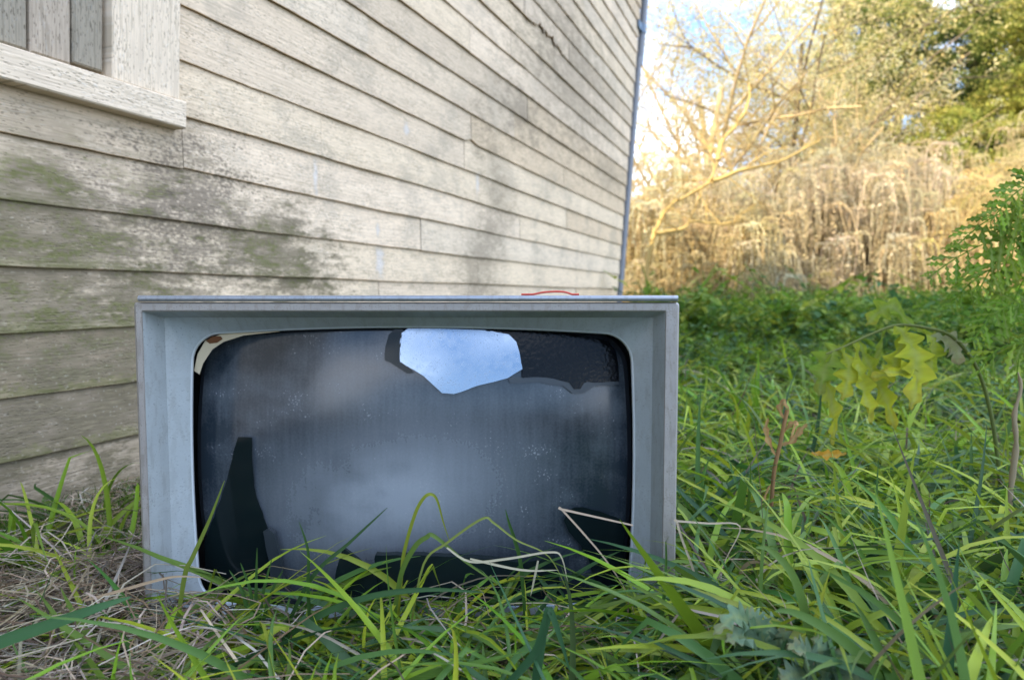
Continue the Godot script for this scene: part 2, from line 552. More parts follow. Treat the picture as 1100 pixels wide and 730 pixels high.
func shed() -> void:
	shed_textures()
	var t := thing("shed", wp(0, 0), "weathered clapboard shed with peeling cream paint and a leaning corner", "shed")
	t.position = Vector3.ZERO
	# the walls' core, with thickness, and the roof
	var dark := mat(lin(0.30, 0.22, 0.13), 0.9, 0.0, 0.2)
	var dep := 3.6
	var b := MB.new()
	var c := []
	for h in [-0.05, WH]:
		c.append(wp(S0, h, 0.0)); c.append(wp(send(h), h, 0.0)); c.append(wp(send(h), h, -dep)); c.append(wp(S0, h, -dep))
	b.quad(c[0], c[1], c[5], c[4]); b.quad(c[1], c[2], c[6], c[5]); b.quad(c[2], c[3], c[7], c[6]); b.quad(c[3], c[0], c[4], c[7]); b.quad(c[4], c[5], c[6], c[7])
	put("wall_core", b, dark, t)
	var r := MB.new()
	var ridge := WH + 0.65
	for sgn in [0, 1]:
		var o0 := 0.28 if sgn == 0 else -dep - 0.28
		var e0 := wp(S0 - 0.2, WH - 0.10, o0)
		var e1 := wp(send(WH) + 0.2, WH - 0.10, o0)
		var q0 := wp(S0 - 0.2, ridge, -dep / 2)
		var q1 := wp(send(WH) + 0.2, ridge, -dep / 2)
		var th := Vector3(0, 0.06, 0)
		r.quad(e0, e1, q1, q0); r.quad(e0 + th, q0 + th, q1 + th, e1 + th)
		r.quad(e0, e0 + th, e1 + th, e1); r.quad(e0, q0, q0 + th, e0 + th); r.quad(e1, e1 + th, q1 + th, q1)
	put("roof", r, mat(lin(0.12, 0.11, 0.10), 0.85), t)
	for s in [S0, send(WH)]:
		var gab := MB.new()
		var a0 := wp(s, WH, 0.0); var a1 := wp(s, WH, -dep); var a2 := wp(s, ridge - 0.02, -dep / 2)
		var i := gab.vert(a0, WU); gab.vert(a1, WU); gab.vert(a2, WU); gab.tri(i, i + 1, i + 2)
		put("gable", gab, dark, t)
	# clapboards, course by course, butt-jointed
	var joints := {5: [1.55], 6: [0.405, 2.6], 7: [0.92, 3.4], 4: [2.1], 3: [1.27, 3.7], 8: [1.9], 9: [1.96, 3.3], 10: [1.15, 2.45], 11: [2.62], 12: [1.9, 3.6], 13: [2.35], 14: [3.0], 15: [2.5, 3.25], 16: [1.4, 3.5], 2: [1.7], 1: [2.6], 0: [1.2]}
	for k in 30:
		var y0 := k * 0.1225
		var cuts := []
		var start := -0.6
		if y0 > 0.76 and y0 < 1.95: start = 0.378
		cuts.append(start)
		if k < 12 or k % 3 != 0:
			pass
		for j in joints.get(k, [1.2 + 0.37 * (k % 5), 3.1 + 0.2 * (k % 4)]):
			cuts.append(j)
		cuts.append(S1)
		for i in cuts.size() - 1:
			var last := i == cuts.size() - 2
			board(t, k, cuts[i] + 0.0012, cuts[i + 1] - 0.0012, last, k * 5 + i)
		# the wall behind the camera, one long board to a course
		board(t, k, S0, -0.602 if start < 0.0 else -1.25, false, k * 5 + 4)
	# boarded-up window: sill, casing, vertical planks
	var win := Node3D.new()
	win.name = "boarded_window"
	t.add_child(win, true)
	var pl := func(called: String, s_a: float, s_b: float, h_a: float, h_b: float, o_a: float, o_b: float, mm: Material, along: bool) -> void:
		var q := MB.new(); q.with_uv = true
		var ch := 0.003
		var ou := Vector2(rng.randf(), rng.randf() * 0.5)
		var pts := []
		for lev in [[o_a, 0.0], [o_b - ch, 0.0], [o_b, ch]]:
			var i0: float = lev[1]
			pts.append([Vector2(s_a + i0, h_a + i0), Vector2(s_b - i0, h_a + i0), Vector2(s_b - i0, h_b - i0), Vector2(s_a + i0, h_b - i0), lev[0]])
		var addq := func(p: Array, offs: Array, nn: Vector3) -> void:
			var i0: int = q.v.size()
			for z in 4:
				var pp: Vector2 = p[z]
				var uvv := Vector2(pp.x / 1.6, pp.y / 0.8) if along else Vector2(pp.y / 1.6, pp.x / 0.8)
				q.vert(wp(pp.x, pp.y, offs[z]), nn, Color.WHITE, uvv + ou)
			q.quad_i(i0, i0 + 1, i0 + 2, i0 + 3)
		for l in 2:
			for z in 4:
				var z2 := (z + 1) % 4
				var nn := Vector3.DOWN if z == 0 else (WU if z == 1 else (Vector3.UP if z == 2 else -WU))
				if l == 1: nn = (nn + WN).normalized()
				addq.call([pts[l][z], pts[l][z2], pts[l + 1][z2], pts[l + 1][z]], [pts[l][4], pts[l][4], pts[l + 1][4], pts[l + 1][4]], nn)
		addq.call([pts[2][0], pts[2][1], pts[2][2], pts[2][3]], [pts[2][4], pts[2][4], pts[2][4], pts[2][4]], WN)
		put(called, q, mm, win)
	pl.call("sill", -1.28, 0.385, 0.812, 0.872, 0.0, 0.046, M.casing, true)
	pl.call("casing", 0.205, 0.376, 0.8735, 1.96, 0.0, 0.034, M.casing, false)
	pl.call("casing", -1.245, -1.11, 0.8735, 1.96, 0.0, 0.034, M.casing, false)
	pl.call("casing", -1.108, 0.203, 1.85, 1.96, 0.0, 0.034, M.casing, true)
	var s := 0.2
	var kk := 0
	while s > -1.0:
		var wd := rng.randf_range(0.055, 0.085)
		pl.call("plank", maxf(s - wd, -1.107), s - 0.004, 0.876 + rng.randf() * 0.012, 1.845, 0.002, 0.012 + rng.randf() * 0.008, M.plank_dark if kk % 3 != 1 else M.plank, false)
		s -= wd
		kk += 1
	# grey drainpipe on the leaning corner
	var pipe := Node3D.new()
	pipe.name = "drainpipe"
	t.add_child(pipe, true)
	var pm := mat(lin(0.20, 0.215, 0.24), 0.5, 0.2)
	M.pipe = pm
	var lower := []
	var upper := []
	for i in 9:
		var h := lerpf(0.0, 2.42, i / 8.0)
		lower.append(wp(send(h) + 0.030, h, 0.022))
	for i in 6:
		var h2 := lerpf(2.36, WH - 0.12, i / 5.0)
		upper.append(wp(send(h2) + 0.050, h2, 0.026))
	var p1 := MB.new(); p1.tube(lower, [0.026, 0.026, 0.026, 0.026, 0.026, 0.026, 0.026, 0.026, 0.024], 14)
	put("pipe_length", p1, pm, pipe)
	var p2 := MB.new(); p2.tube(upper, [0.030, 0.030, 0.030, 0.030, 0.030, 0.030], 14)
	put("pipe_length", p2, pm, pipe)
	var p3 := MB.new()
	for h3 in [2.66]:
		p3.tube([wp(send(h3) + 0.045, h3 - 0.035, 0.026), wp(send(h3) + 0.045, h3 + 0.035, 0.026)], [0.036, 0.036], 14)
		p3.box(wp(send(h3) - 0.10, h3 - 0.03, 0.022), WU * 0.13, Vector3(0, 0.06, 0), WN * 0.012)
	put("bracket", p3, mat(lin(0.18, 0.25, 0.34), 0.5, 0.1), pipe)

# ---------------------------------------------------------------- television
var TV: Node3D
func ring(l: float, r: float, t: float, bt: float, rad: float, z: float, bx := 0.0, by := 0.0) -> Array:
	# rounded rectangle given by its edges in photograph pixels at distance TVZ + z; bx, by = bulge of sides / top and bottom (m)
	var a := pz(l, (t + bt) / 2, TVZ + z)
	var d := pz(r, (t + bt) / 2, TVZ + z)
	var up := pz((l + r) / 2, t, TVZ + z)
	var dn := pz((l + r) / 2, bt, TVZ + z)
	var cx := (a.x + d.x) / 2
	var cy := (up.y + dn.y) / 2
	var hw := (d.x - a.x) / 2
	var hh := (up.y - dn.y) / 2
	var out := []
	var cs := [Vector2(1, 1), Vector2(-1, 1), Vector2(-1, -1), Vector2(1, -1)]
	for q in 4:
		var c: Vector2 = cs[q]
		var ctr := Vector2(c.x * (hw - bx - rad), c.y * (hh - by - rad))
		for k in 9:
			var an := q * PI / 2 + k * PI / 16
			out.append(ctr + Vector2(cos(an), sin(an)) * rad)
		var nx: Vector2 = cs[(q + 1) % 4]
		var e0: Vector2 = out[-1]
		var e1 := Vector2(nx.x * (hw - bx - rad), nx.y * (hh - by - rad)) + Vector2(cos((q + 1) * PI / 2), sin((q + 1) * PI / 2)) * rad
		for k in range(1, 16):
			var f := k / 16.0
			var p := e0.lerp(e1, f)
			var bow := 1.0 - pow(2.0 * f - 1.0, 2.0)
			if q % 2 == 0: p.y += c.y * by * bow
			else: p.x += c.x * bx * bow
			out.append(p)
	var res := []
	for p in out:
		res.append(Vector3(cx + p.x, cy + p.y, -TVZ - z))
	return res

func loft(b: MB, ra: Array, rb: Array) -> void:
	var n := ra.size()
	var fn := []
	for i in n:
		var j := (i + 1) % n
		var e: Vector3 = (ra[j] - ra[i]).lerp(rb[j] - rb[i], 0.5)
		fn.append(e.cross(rb[i] - ra[i]).normalized() * -1.0)
	var first := b.v.size()
	for i in n:
		var nn: Vector3 = fn[i] + fn[(i + n - 1) % n]
		if fn[i].dot(fn[(i + n - 1) % n]) < 0.3: nn = fn[i]
		nn = nn.normalized()
		b.vert(ra[i], nn, Color.WHITE, Vector2(ra[i].x, ra[i].y)); b.vert(rb[i], nn, Color.WHITE, Vector2(rb[i].x, rb[i].y))
	for i in n:
		var j := (i + 1) % n
		b.quad_i(first + i * 2, first + j * 2, first + j * 2 + 1, first + i * 2 + 1)

const TCX := 440.0
const TCY := 503.0
var tube_c: Vector3
const TRX := 1.15
const TRY := 0.85
func tube_z(x: float, y: float) -> float:      # the tube's convex face
	var dx := x - tube_c.x
	var dy := y - tube_c.y
	return tube_c.z - dx * dx / (2 * TRX) - dy * dy / (2 * TRY)

func tube_n(x: float, y: float) -> Vector3:
	return Vector3((x - tube_c.x) / TRX, (y - tube_c.y) / TRY, 1.0).normalized()

# a flat-broken piece of glass that follows the tube's face, cut to an outline given in photograph pixels
func on_tube(called: String, px: Array, off: float, thick: float, m: Material, parent: Node) -> MeshInstance3D:
	var poly := PackedVector2Array()
	for i in px.size():
		var q: Vector2 = px[i]
		var w := pz(q.x, q.y, -tube_c.z + 0.012)
		poly.append(Vector2(w.x, w.y))
	var outer := poly.duplicate()
	var np := poly.size()
	var turn_sum := 0.0
	for i in np: turn_sum += outer[i].cross(outer[(i + 1) % np])
	for i in np:
		var ea := (outer[i] - outer[(i + np - 1) % np]).normalized()
		var eb := (outer[(i + 1) % np] - outer[i]).normalized()
		var inn := (ea + eb).normalized().orthogonal() * (-signf(turn_sum))
		poly[i] = outer[i] - inn * minf(0.0011, thick * 0.3)
	var lo := poly[0]
	var hi := poly[0]
	for p in poly:
		lo = lo.min(p); hi = hi.max(p)
	var b := MB.new(); b.with_uv = true
	var st := 0.012
	var x := lo.x
	while x < hi.x:
		var y := lo.y
		while y < hi.y:
			var cell := PackedVector2Array([Vector2(x, y), Vector2(x + st, y), Vector2(x + st, y + st), Vector2(x, y + st)])
			for part in Geometry2D.intersect_polygons(cell, poly):
				var tr := Geometry2D.triangulate_polygon(part)
				var i0 := b.v.size()
				for p in part:
					b.vert(Vector3(p.x, p.y, tube_z(p.x, p.y) + off + thick), tube_n(p.x, p.y), Color.WHITE, p)
				for t in tr: b.ix.append(i0 + t)
			y += st
		x += st
	var n := poly.size()
	for i in n:
		var p := outer[i]
		var q := outer[(i + 1) % n]
		var pi := poly[i]
		var qi := poly[(i + 1) % n]
		var bn := (Vector3(q.y - p.y, p.x - q.x, 0).normalized() * signf(turn_sum) + Vector3(0, 0, 0.8)).normalized()
		var bk := thick - minf(0.0011, thick * 0.3)
		var kb := b.vert(Vector3(pi.x, pi.y, tube_z(pi.x, pi.y) + off + thick), bn, Color.WHITE, pi); b.vert(Vector3(qi.x, qi.y, tube_z(qi.x, qi.y) + off + thick), bn, Color.WHITE, qi); b.vert(Vector3(q.x, q.y, tube_z(q.x, q.y) + off + bk), bn, Color.WHITE, q); b.vert(Vector3(p.x, p.y, tube_z(p.x, p.y) + off + bk), bn, Color.WHITE, p)
		b.quad_i(kb, kb + 1, kb + 2, kb + 3)
		var sn := Vector3(q.y - p.y, p.x - q.x, 0).normalized() * signf(turn_sum)
		var z0 := tube_z(p.x, p.y) + off
		var z1 := tube_z(q.x, q.y) + off
		var k := b.vert(Vector3(p.x, p.y, z0 + bk), sn, Color.WHITE, p); b.vert(Vector3(q.x, q.y, z1 + bk), sn, Color.WHITE, q); b.vert(Vector3(q.x, q.y, z1), sn, Color.WHITE, q); b.vert(Vector3(p.x, p.y, z0), sn, Color.WHITE, p)
		b.quad_i(k, k + 1, k + 2, k + 3)
	return put(called, b, m, parent)

func rag(px: Array, amp: float, sd: int) -> Array:     # break the straight edges of an outline
	var r := RandomNumberGenerator.new()
	r.seed = sd
	var out := []
	for i in px.size():
		var a: Vector2 = px[i]
		var d: Vector2 = px[(i + 1) % px.size()]
		var k := maxi(1, int(a.distance_to(d) / 7.0))
		for j in k:
			var p := a.lerp(d, float(j) / k)
			if j > 0: p += Vector2(r.randf_range(-amp, amp), r.randf_range(-amp, amp))
			out.append(p)
	return out

func television() -> void:
	TV = thing("television", Vector3.ZERO, "old grey television set with a smashed screen standing in the grass", "television")
	var pn := noise(51, 1.0, 4)
	var pf := noise(52, 1.0, 3)
	# scuffed grey paint / plastic
	var sz := 512
	var d1 := PackedByteArray(); d1.resize(sz * sz * 3)
	for y in sz:
		for x in sz:
			var a := pn.get_noise_2d(x * 0.012, y * 0.012)
			var f := pf.get_noise_2d(x * 0.16, y * 0.16)
			var sc := sm(0.50, 0.62, f + 0.3 * a)
			var c := 0.90 + 0.12 * a + 0.05 * f - sc * 0.42
			var st := sm(0.05, 0.42, pn.get_noise_2d(x * 0.05 + 300.0, y * 0.012) + 0.35 * f)      # run-down dirt
			var scr := sm(0.030, 0.012, absf(pn.get_noise_2d(x * 0.010 + 700.0, y * 0.045))) * sm(0.05, 0.3, pf.get_noise_2d(x * 0.02, y * 0.02))
			var cv := Vector3(c, c * 0.995, c * 0.98).lerp(Vector3(0.42, 0.36, 0.27), st * 0.28).lerp(Vector3(1.0, 1.0, 1.0), scr * 0.4)
			var k := (y * sz + x) * 3
			d1[k] = s8(cv.x); d1[k + 1] = s8(cv.y); d1[k + 2] = s8(cv.z)
	var scuff := tex(sz, sz, d1)
	var plastic := mat(lin(0.385, 0.44, 0.465), 0.38, 0.0, 0.5)
	plastic.albedo_texture = scuff; plastic.uv1_triplanar = true; plastic.uv1_scale = Vector3(3.1, 3.1, 3.1)
	var lip := mat(lin(0.35, 0.335, 0.315), 0.42, 0.15, 0.5)
	lip.albedo_texture = scuff; lip.uv1_triplanar = true; lip.uv1_scale = Vector3(4.3, 4.3, 4.3)
	var chrome := mat(lin(0.56, 0.62, 0.66), 0.28, 0.2)
	var cab := mat(lin(0.17, 0.15, 0.14), 0.55)
	cab.albedo_texture = scuff; cab.uv1_triplanar = true; cab.uv1_scale = Vector3(2, 2, 2)
	var black := mat(lin(0.012, 0.012, 0.013), 0.6)

	# front: rings from the outer edge inwards
	var r_back := ring(150, 727, 324.6, 696, 0.004, 0.0, 0, 0)
	for i in r_back.size(): r_back[i].z -= 0.012
	var r0 := ring(150, 727, 324.6, 696, 0.004, 0.0035)
	var r0b := ring(151.6, 725.4, 326.0, 694.6, 0.003, 0.0)
	var r1 := ring(157.3, 713.6, 333.0, 680.5, 0.002, 0.0)
	var r1b := ring(158.6, 712.4, 334.6, 679.2, 0.002, 0.002)
	var r2 := ring(181.5, 699.5, 341.0, 668.0, 0.003, 0.0365)
	var r3 := ring(205.0, 682.5, 350.2, 654.0, 0.040, 0.058, 0.004, 0.008)
	var r4 := ring(207.0, 680.5, 351.4, 652.6, 0.0385, 0.0595, 0.004, 0.008)
	var r5 := ring(208.0, 679.5, 352.2, 651.8, 0.038, 0.063, 0.004, 0.008)
	var r6 := ring(208.0, 679.5, 352.2, 651.8, 0.038, 0.115, 0.004, 0.008)
	var bez := MB.new(); bez.with_uv = true
	loft(bez, r1b, r2); loft(bez, r2, r3)
	var front := put("front_bezel", bez, plastic, TV)
	var lb := MB.new(); lb.with_uv = true
	loft(lb, r_back, r0); loft(lb, r0, r0b); loft(lb, r0b, r1); loft(lb, r1, r1b)
	put("outer_lip", lb, lip, front)
	var tr := MB.new()
	loft(tr, r3, r4); loft(tr, r4, r5)
	put("trim_ring", tr, chrome, front)
	var ln := MB.new()
	loft(ln, r5, r6)
	put("inner_liner", ln, black, front)
	# cabinet behind: full section, then a narrower back
	var cb := MB.new()
	var c1 := []
	var c2 := []
	var c3 := []
	var c4 := []
	var cmid := Vector3.ZERO
	for p in r_back: cmid += p
	cmid /= r_back.size()
	for p in r_back:
		var q: Vector3 = p
		var rel := q - cmid
		c1.append(cmid + rel * Vector3(0.985, 0.985, 1))
		c2.append(cmid + rel * Vector3(0.985, 0.985, 1) + Vector3(0, 0, -0.17))
		c3.append(cmid + rel * Vector3(0.72, 0.74, 1) + Vector3(0, -0.02, -0.30))
		c4.append(cmid + rel * Vector3(0.40, 0.45, 1) + Vector3(0, -0.05, -0.40))
	loft(cb, c1, r_back); loft(cb, c2, c1); loft(cb, c3, c2); loft(cb, c4, c3)
	var mid := cb.vert(c4[0].lerp(c4[c4.size() / 2], 0.5), Vector3(0, 0, -1))
	for i in c4.size():
		var i0 := cb.vert(c4[i], Vector3(0, 0, -1)); cb.vert(c4[(i + 1) % c4.size()], Vector3(0, 0, -1))
		cb.tri(mid, i0, i0 + 1)
	put("cabinet", cb, cab, TV)
	# top panel with a rounded front edge
	var tp := MB.new()
	var ta := pz(149.4, 317.2, TVZ)
	var tb := pz(728.0, 317.2, TVZ)
	var bot := pz(440, 323.6, TVZ)
	var prof := []
	var thk := ta.y - bot.y
	for k in 9:
		var an := -PI / 2 + PI * k / 8.0
		prof.append(Vector2(cos(an) * thk * 0.5, sin(an) * thk * 0.5))
	for k in 8:
		var pa: Vector2 = prof[k]
		var pb: Vector2 = prof[k + 1]
		var yy := (ta.y + bot.y) / 2
		var z0 := -TVZ + 0.001
		var i0 := tp.vert(Vector3(ta.x, yy + pa.y, z0 + pa.x), Vector3(0, pa.y, pa.x).normalized()); tp.vert(Vector3(tb.x, yy + pa.y, z0 + pa.x), Vector3(0, pa.y, pa.x).normalized())
		tp.vert(Vector3(tb.x, yy + pb.y, z0 + pb.x), Vector3(0, pb.y, pb.x).normalized()); tp.vert(Vector3(ta.x, yy + pb.y, z0 + pb.x), Vector3(0, pb.y, pb.x).normalized())
		tp.quad_i(i0, i0 + 1, i0 + 2, i0 + 3)
	for sx in [ta.x, tb.x]:
		var ctr := tp.vert(Vector3(sx, (ta.y + bot.y) / 2, -TVZ), Vector3(signf(sx - cmid.x), 0, 0))
		for k in 8:
			var i1 := tp.vert(Vector3(sx, (ta.y + bot.y) / 2 + prof[k].y, -TVZ + 0.001 + prof[k].x), Vector3(signf(sx - cmid.x), 0, 0))
			tp.vert(Vector3(sx, (ta.y + bot.y) / 2 + prof[k + 1].y, -TVZ + 0.001 + prof[k + 1].x), Vector3(signf(sx - cmid.x), 0, 0))
			tp.tri(ctr, i1, i1 + 1)
	tp.box(Vector3(ta.x, bot.y, -TVZ - 0.18), Vector3(tb.x - ta.x, 0, 0), Vector3(0, thk, 0), Vector3(0, 0, 0.181))
	var tpm := mat(lin(0.34, 0.37, 0.41), 0.30, 0.4)
	tpm.albedo_texture = scuff; tpm.uv1_triplanar = true; tpm.uv1_scale = Vector3(4, 4, 4)
	put("top_panel", tp, tpm, TV)

	# picture tube with a dusty convex face
	tube_c = pz(TCX, TCY, TVZ + 0.050)
	var dw := 1024
	var dh := 640
	var dd := PackedByteArray(); dd.resize(dw * dh * 3)
	var dr := PackedByteArray(); dr.resize(dw * dh * 3)
	var t1 := noise(61, 1.0, 5)
	var t2 := noise(62, 1.0, 3)
	for y in dh:
		for x in dw:
			# metres on the tube face, from its centre
			var X := (float(x) / dw - 0.5) * 0.62
			var Y := (0.5 - float(y) / dh) * 0.3875
			var big := t1.get_noise_2d(X * 3.4 + 3.0, Y * 5.0)
			var med := t1.get_noise_2d(X * 14.0 + 20.0, Y * 17.0)
			var fin := t2.get_noise_2d(X * 230.0, Y * 230.0)
			var wipe := t2.get_noise_2d(X * 120.0 + 40.0, Y * 9.0)
			# pale cloud reflection painted into the colour, lower middle of the glass
			var cloud_glare := sm(0.165, -0.02, Vector2((X + 0.035) * 0.62 - (Y + 0.06) * 0.25, (Y + 0.045) * 1.0).length() + 0.055 * big + 0.03 * med)
			var dust_and_glare := clampf(0.10 + 0.34 * big + 0.13 * med + 0.05 * wipe + 0.06 * fin + 1.05 * cloud_glare * (0.90 + 0.25 * med + 0.3 * big), 0.03, 1.0)
			var c := Vector3(0.012, 0.021, 0.030).lerp(Vector3(0.31, 0.355, 0.40), dust_and_glare * 0.80)
			var spk := sm(0.62, 0.74, fin * 0.85 + 0.60 * med + 0.30 * big - 0.05)
			c = c.lerp(Vector3(0.42, 0.44, 0.46), spk * 0.35)
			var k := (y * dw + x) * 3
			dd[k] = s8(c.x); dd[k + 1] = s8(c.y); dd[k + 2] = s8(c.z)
			var rr := int(clampf(0.12 + 0.34 * dust_and_glare + 0.2 * spk, 0, 1) * 255)
			dr[k] = rr; dr[k + 1] = rr; dr[k + 2] = rr
	var glass := mat(Color.WHITE, 1.0, 0.0, 0.55)
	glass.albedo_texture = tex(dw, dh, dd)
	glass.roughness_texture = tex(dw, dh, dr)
	var rim := ring(213.5, 675.0, 354.5, 655.0, 0.050, 0.080, 0.005, 0.008)
	var tm := MB.new(); tm.with_uv = true
	var steps := 20
	var cnt := rim.size()
	var uvc := func(p: Vector3) -> Vector2:
		return Vector2((p.x - tube_c.x) / 0.62 + 0.5, 0.5 - (p.y - tube_c.y) / 0.3875)
	for s in steps + 1:
		var f := 1.0 - float(s) / steps * 0.985
		for i in cnt:
			var x: float = tube_c.x + (rim[i].x - tube_c.x) * f
			var y: float = tube_c.y + (rim[i].y - tube_c.y) * f
			var p := Vector3(x, y, tube_z(x, y))
			tm.vert(p, tube_n(x, y), Color.WHITE, uvc.call(p))
	for s in steps:
		for i in cnt:
			var j := (i + 1) % cnt
			tm.quad_i(s * cnt + i, s * cnt + j, (s + 1) * cnt + j, (s + 1) * cnt + i)
	var cc := tm.vert(tube_c, Vector3(0, 0, 1), Color.WHITE, Vector2(0.5, 0.5))
	for i in cnt: tm.tri(cc, steps * cnt + i, steps * cnt + (i + 1) % cnt)
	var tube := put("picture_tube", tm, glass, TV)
	# the tube's rounded shoulder, dark
	var sh := MB.new()
	var prev := []
	for i in cnt: prev.append(Vector3(rim[i].x, rim[i].y, tube_z(rim[i].x, rim[i].y)))
	for stp in [[0.006, 0.003], [0.010, 0.010], [0.011, 0.06]]:
		var nxt := []
		for i in cnt:
			var rel2 := Vector2(rim[i].x - tube_c.x, rim[i].y - tube_c.y)
			var o: Vector2 = rel2.normalized() * float(stp[0])
			nxt.append(Vector3(rim[i].x + o.x, rim[i].y + o.y, tube_z(rim[i].x, rim[i].y) - stp[1]))
		loft(sh, nxt, prev)
		prev = nxt
	put("tube_shoulder", sh, mat(lin(0.018, 0.022, 0.028), 0.22), tube)
	# back plate that closes the tube well
	var bp := MB.new()
	var bl := pz(160, 335, TVZ + 0.13)
	var br := pz(718, 690, TVZ + 0.13)
	bp.quad(Vector3(bl.x, br.y, -TVZ - 0.13), Vector3(br.x, br.y, -TVZ - 0.13), Vector3(br.x, bl.y, -TVZ - 0.13), Vector3(bl.x, bl.y, -TVZ - 0.13))
	put("back_plate", bp, black, TV)
	# yellowed card spacer showing in one corner of the opening
	var cdm := mat(lin(0.52, 0.45, 0.31), 0.85)
	var cd := MB.new(); cd.with_c = true
	var cp := []
	for q in [[208, 398], [212, 380], [220, 366], [236, 359], [262, 355], [300, 352], [300, 356], [262, 360], [240, 367], [228, 375], [218, 390], [214, 402]]:
		cp.append(pz(q[0], q[1], TVZ + 0.066))
	for i in 5:
		cd.quad(cp[i], cp[i + 1], cp[10 - i], cp[11 - i])
	var cards := put("card_spacer", cd, cdm, TV)
	var ru := MB.new()
	var rp := []
	for q in [[221, 366], [228, 361], [237, 361], [239, 364], [233, 368], [225, 369]]:
		rp.append(pz(q[0], q[1], TVZ + 0.0655))
	for i in range(1, 5):
		var k0 := ru.vert(rp[0], Vector3(0, 0, 1)); ru.vert(rp[i], Vector3(0, 0, 1)); ru.vert(rp[i + 1], Vector3(0, 0, 1)); ru.tri(k0, k0 + 1, k0 + 2)
	put("rust_stain", ru, mat(lin(0.13, 0.05, 0.015), 0.9), cards)

	# what is left of the front glass
	var mirror := mat(lin(0.265, 0.315, 0.375), 0.07, 1.0)
	var mz := PackedByteArray(); mz.resize(256 * 256 * 3)
	for y in 256:
		for x in 256:
			var v1 := pn.get_noise_2d(x * 0.05, y * 0.05) * 0.5 + 0.5
			var v2 := sm(0.35, 0.55, pf.get_noise_2d(x * 0.3, y * 0.3))
			var rr2 := int(clampf(0.10 + 0.16 * v1 + 0.25 * v2, 0, 1) * 255)
			var k := (y * 256 + x) * 3
			mz[k] = rr2; mz[k + 1] = rr2; mz[k + 2] = rr2
	mirror.roughness = 1.0
	mirror.roughness_texture = tex(256, 256, mz)
	mirror.uv1_scale = Vector3(5, 5, 1)
	var black_mottle := mat(lin(0.016, 0.018, 0.022), 0.16, 0.0, 0.3)  # near-black glossy surface with paler mottling
	var sn := noise(71, 0.09, 4)
	var sbmp := PackedByteArray(); sbmp.resize(256 * 256 * 3)
	var scol := PackedByteArray(); scol.resize(256 * 256 * 3)
	for y in 256:
		for x in 256:
			var v := clampf(0.5 + sn.get_noise_2d(x, y) * 0.8, 0, 1)
			var k := (y * 256 + x) * 3
			for ch in 3: sbmp[k + ch] = int(v * 255)
			var cr := sm(0.70, 0.92, v)
			scol[k] = s8(0.35 + 0.65 * cr); scol[k + 1] = s8(0.38 + 0.55 * cr); scol[k + 2] = s8(0.42 + 0.45 * cr)
	black_mottle.heightmap_enabled = true
	black_mottle.heightmap_texture = tex(256, 256, sbmp)
	black_mottle.heightmap_scale = 0.018
	black_mottle.albedo_color = lin(0.008, 0.010, 0.013)
	black_mottle.albedo_texture = tex(256, 256, scol)
	black_mottle.uv1_scale = Vector3(6, 6, 1)
	M.darkglass = mat(lin(0.006, 0.012, 0.013), 0.07, 0.0, 0.33)
	var grimy := mat(lin(0.030, 0.040, 0.048), 0.30, 0.0, 0.5)
	var V := func(a: Array) -> Array:
		var o := []
		for q in a: o.append(Vector2(q[0], q[1]))
		return o
	on_tube("dark_glass_edge", rag(V.call([[424, 354], [432, 354], [430, 364], [429.5, 388], [444, 399], [438, 399], [421, 388.5], [414.5, 386], [415, 372], [418, 360]]), 0.5, 1), 0.001, 0.004, M.darkglass, tube)
	on_tube("mirrored_glass", rag(V.call([[438, 353.5], [470, 352.6], [512, 353.6], [530, 357], [546, 360], [554, 368], [557.5, 380], [560.5, 396], [545, 405], [515, 412], [488, 421], [476, 420], [466, 411], [456, 402], [446, 396], [431, 388], [430.5, 366], [432, 358]]), 0.4, 2), 0.001, 0.004, mirror, tube)
	on_tube("mottled_black_glass", rag(V.call([[516, 353.6], [560, 355], [600, 358], [640, 364], [655, 368], [664, 378], [667, 395], [667.5, 411], [640, 411.5], [634, 410], [628, 412], [624, 418], [618, 418], [613, 411], [595, 406], [575, 404], [561.5, 405], [562, 396], [559, 380], [555.5, 367], [547, 358.5], [530, 355.5]]), 0.5, 3), 0.001, 0.004, black_mottle, tube)
	on_tube("grimy_glass_sliver", rag(V.call([[546, 406], [575, 405.2], [595, 407.2], [612, 412], [617, 419.4], [624.5, 419.4], [628, 413.2], [640, 412.8], [667, 412.2], [667.5, 415], [640, 416], [628, 423], [616, 423], [606, 415], [580, 410], [548, 411]]), 0.4, 9), 0.001, 0.0025, grimy, tube)
	on_tube("dark_glass_neck", rag(V.call([[254, 471], [268, 471], [269, 500], [271, 525], [277, 545], [284, 565], [290, 590], [296, 640], [207, 648], [211, 590], [221, 566], [233, 540], [243, 510]]), 0.7, 4), 0.001, 0.005, M.darkglass, tube)
	on_tube("glass_edge_chunk", rag(V.call([[285, 569], [290, 566.5], [296, 571], [301, 595], [305, 640], [291, 640], [290, 600]]), 0.6, 5), 0.006, 0.010, grimy, tube)
	on_tube("dark_glass_corner", rag(V.call([[611, 551], [618, 547], [628, 547.5], [645, 553], [664, 561], [674, 568], [674, 640], [646, 640], [634, 604], [625, 588], [612, 572], [607, 560]]), 0.7, 6), 0.001, 0.004, M.darkglass, tube)
	# loose pieces fallen to the foot of the screen
	shard("glass_shard", [[358, 640], [361, 612], [368, 588], [384, 600], [404, 620], [408, 642]], 0.030, 0.006, "dark triangular glass shard leaning on the dusty screen")
	shard("glass_shard", [[406, 642], [402, 600], [403, 596], [470, 597], [520, 600], [560, 604], [596, 598], [604, 640]], 0.022, 0.012, "long dark slab of broken glass lying along the foot of the screen")
	shard("glass_shard", [[508, 640], [506, 606], [540, 612], [572, 613], [592, 605], [600, 640]], 0.006, 0.007, "curved dark glass shard with a bluish rim in front of the glass slab")
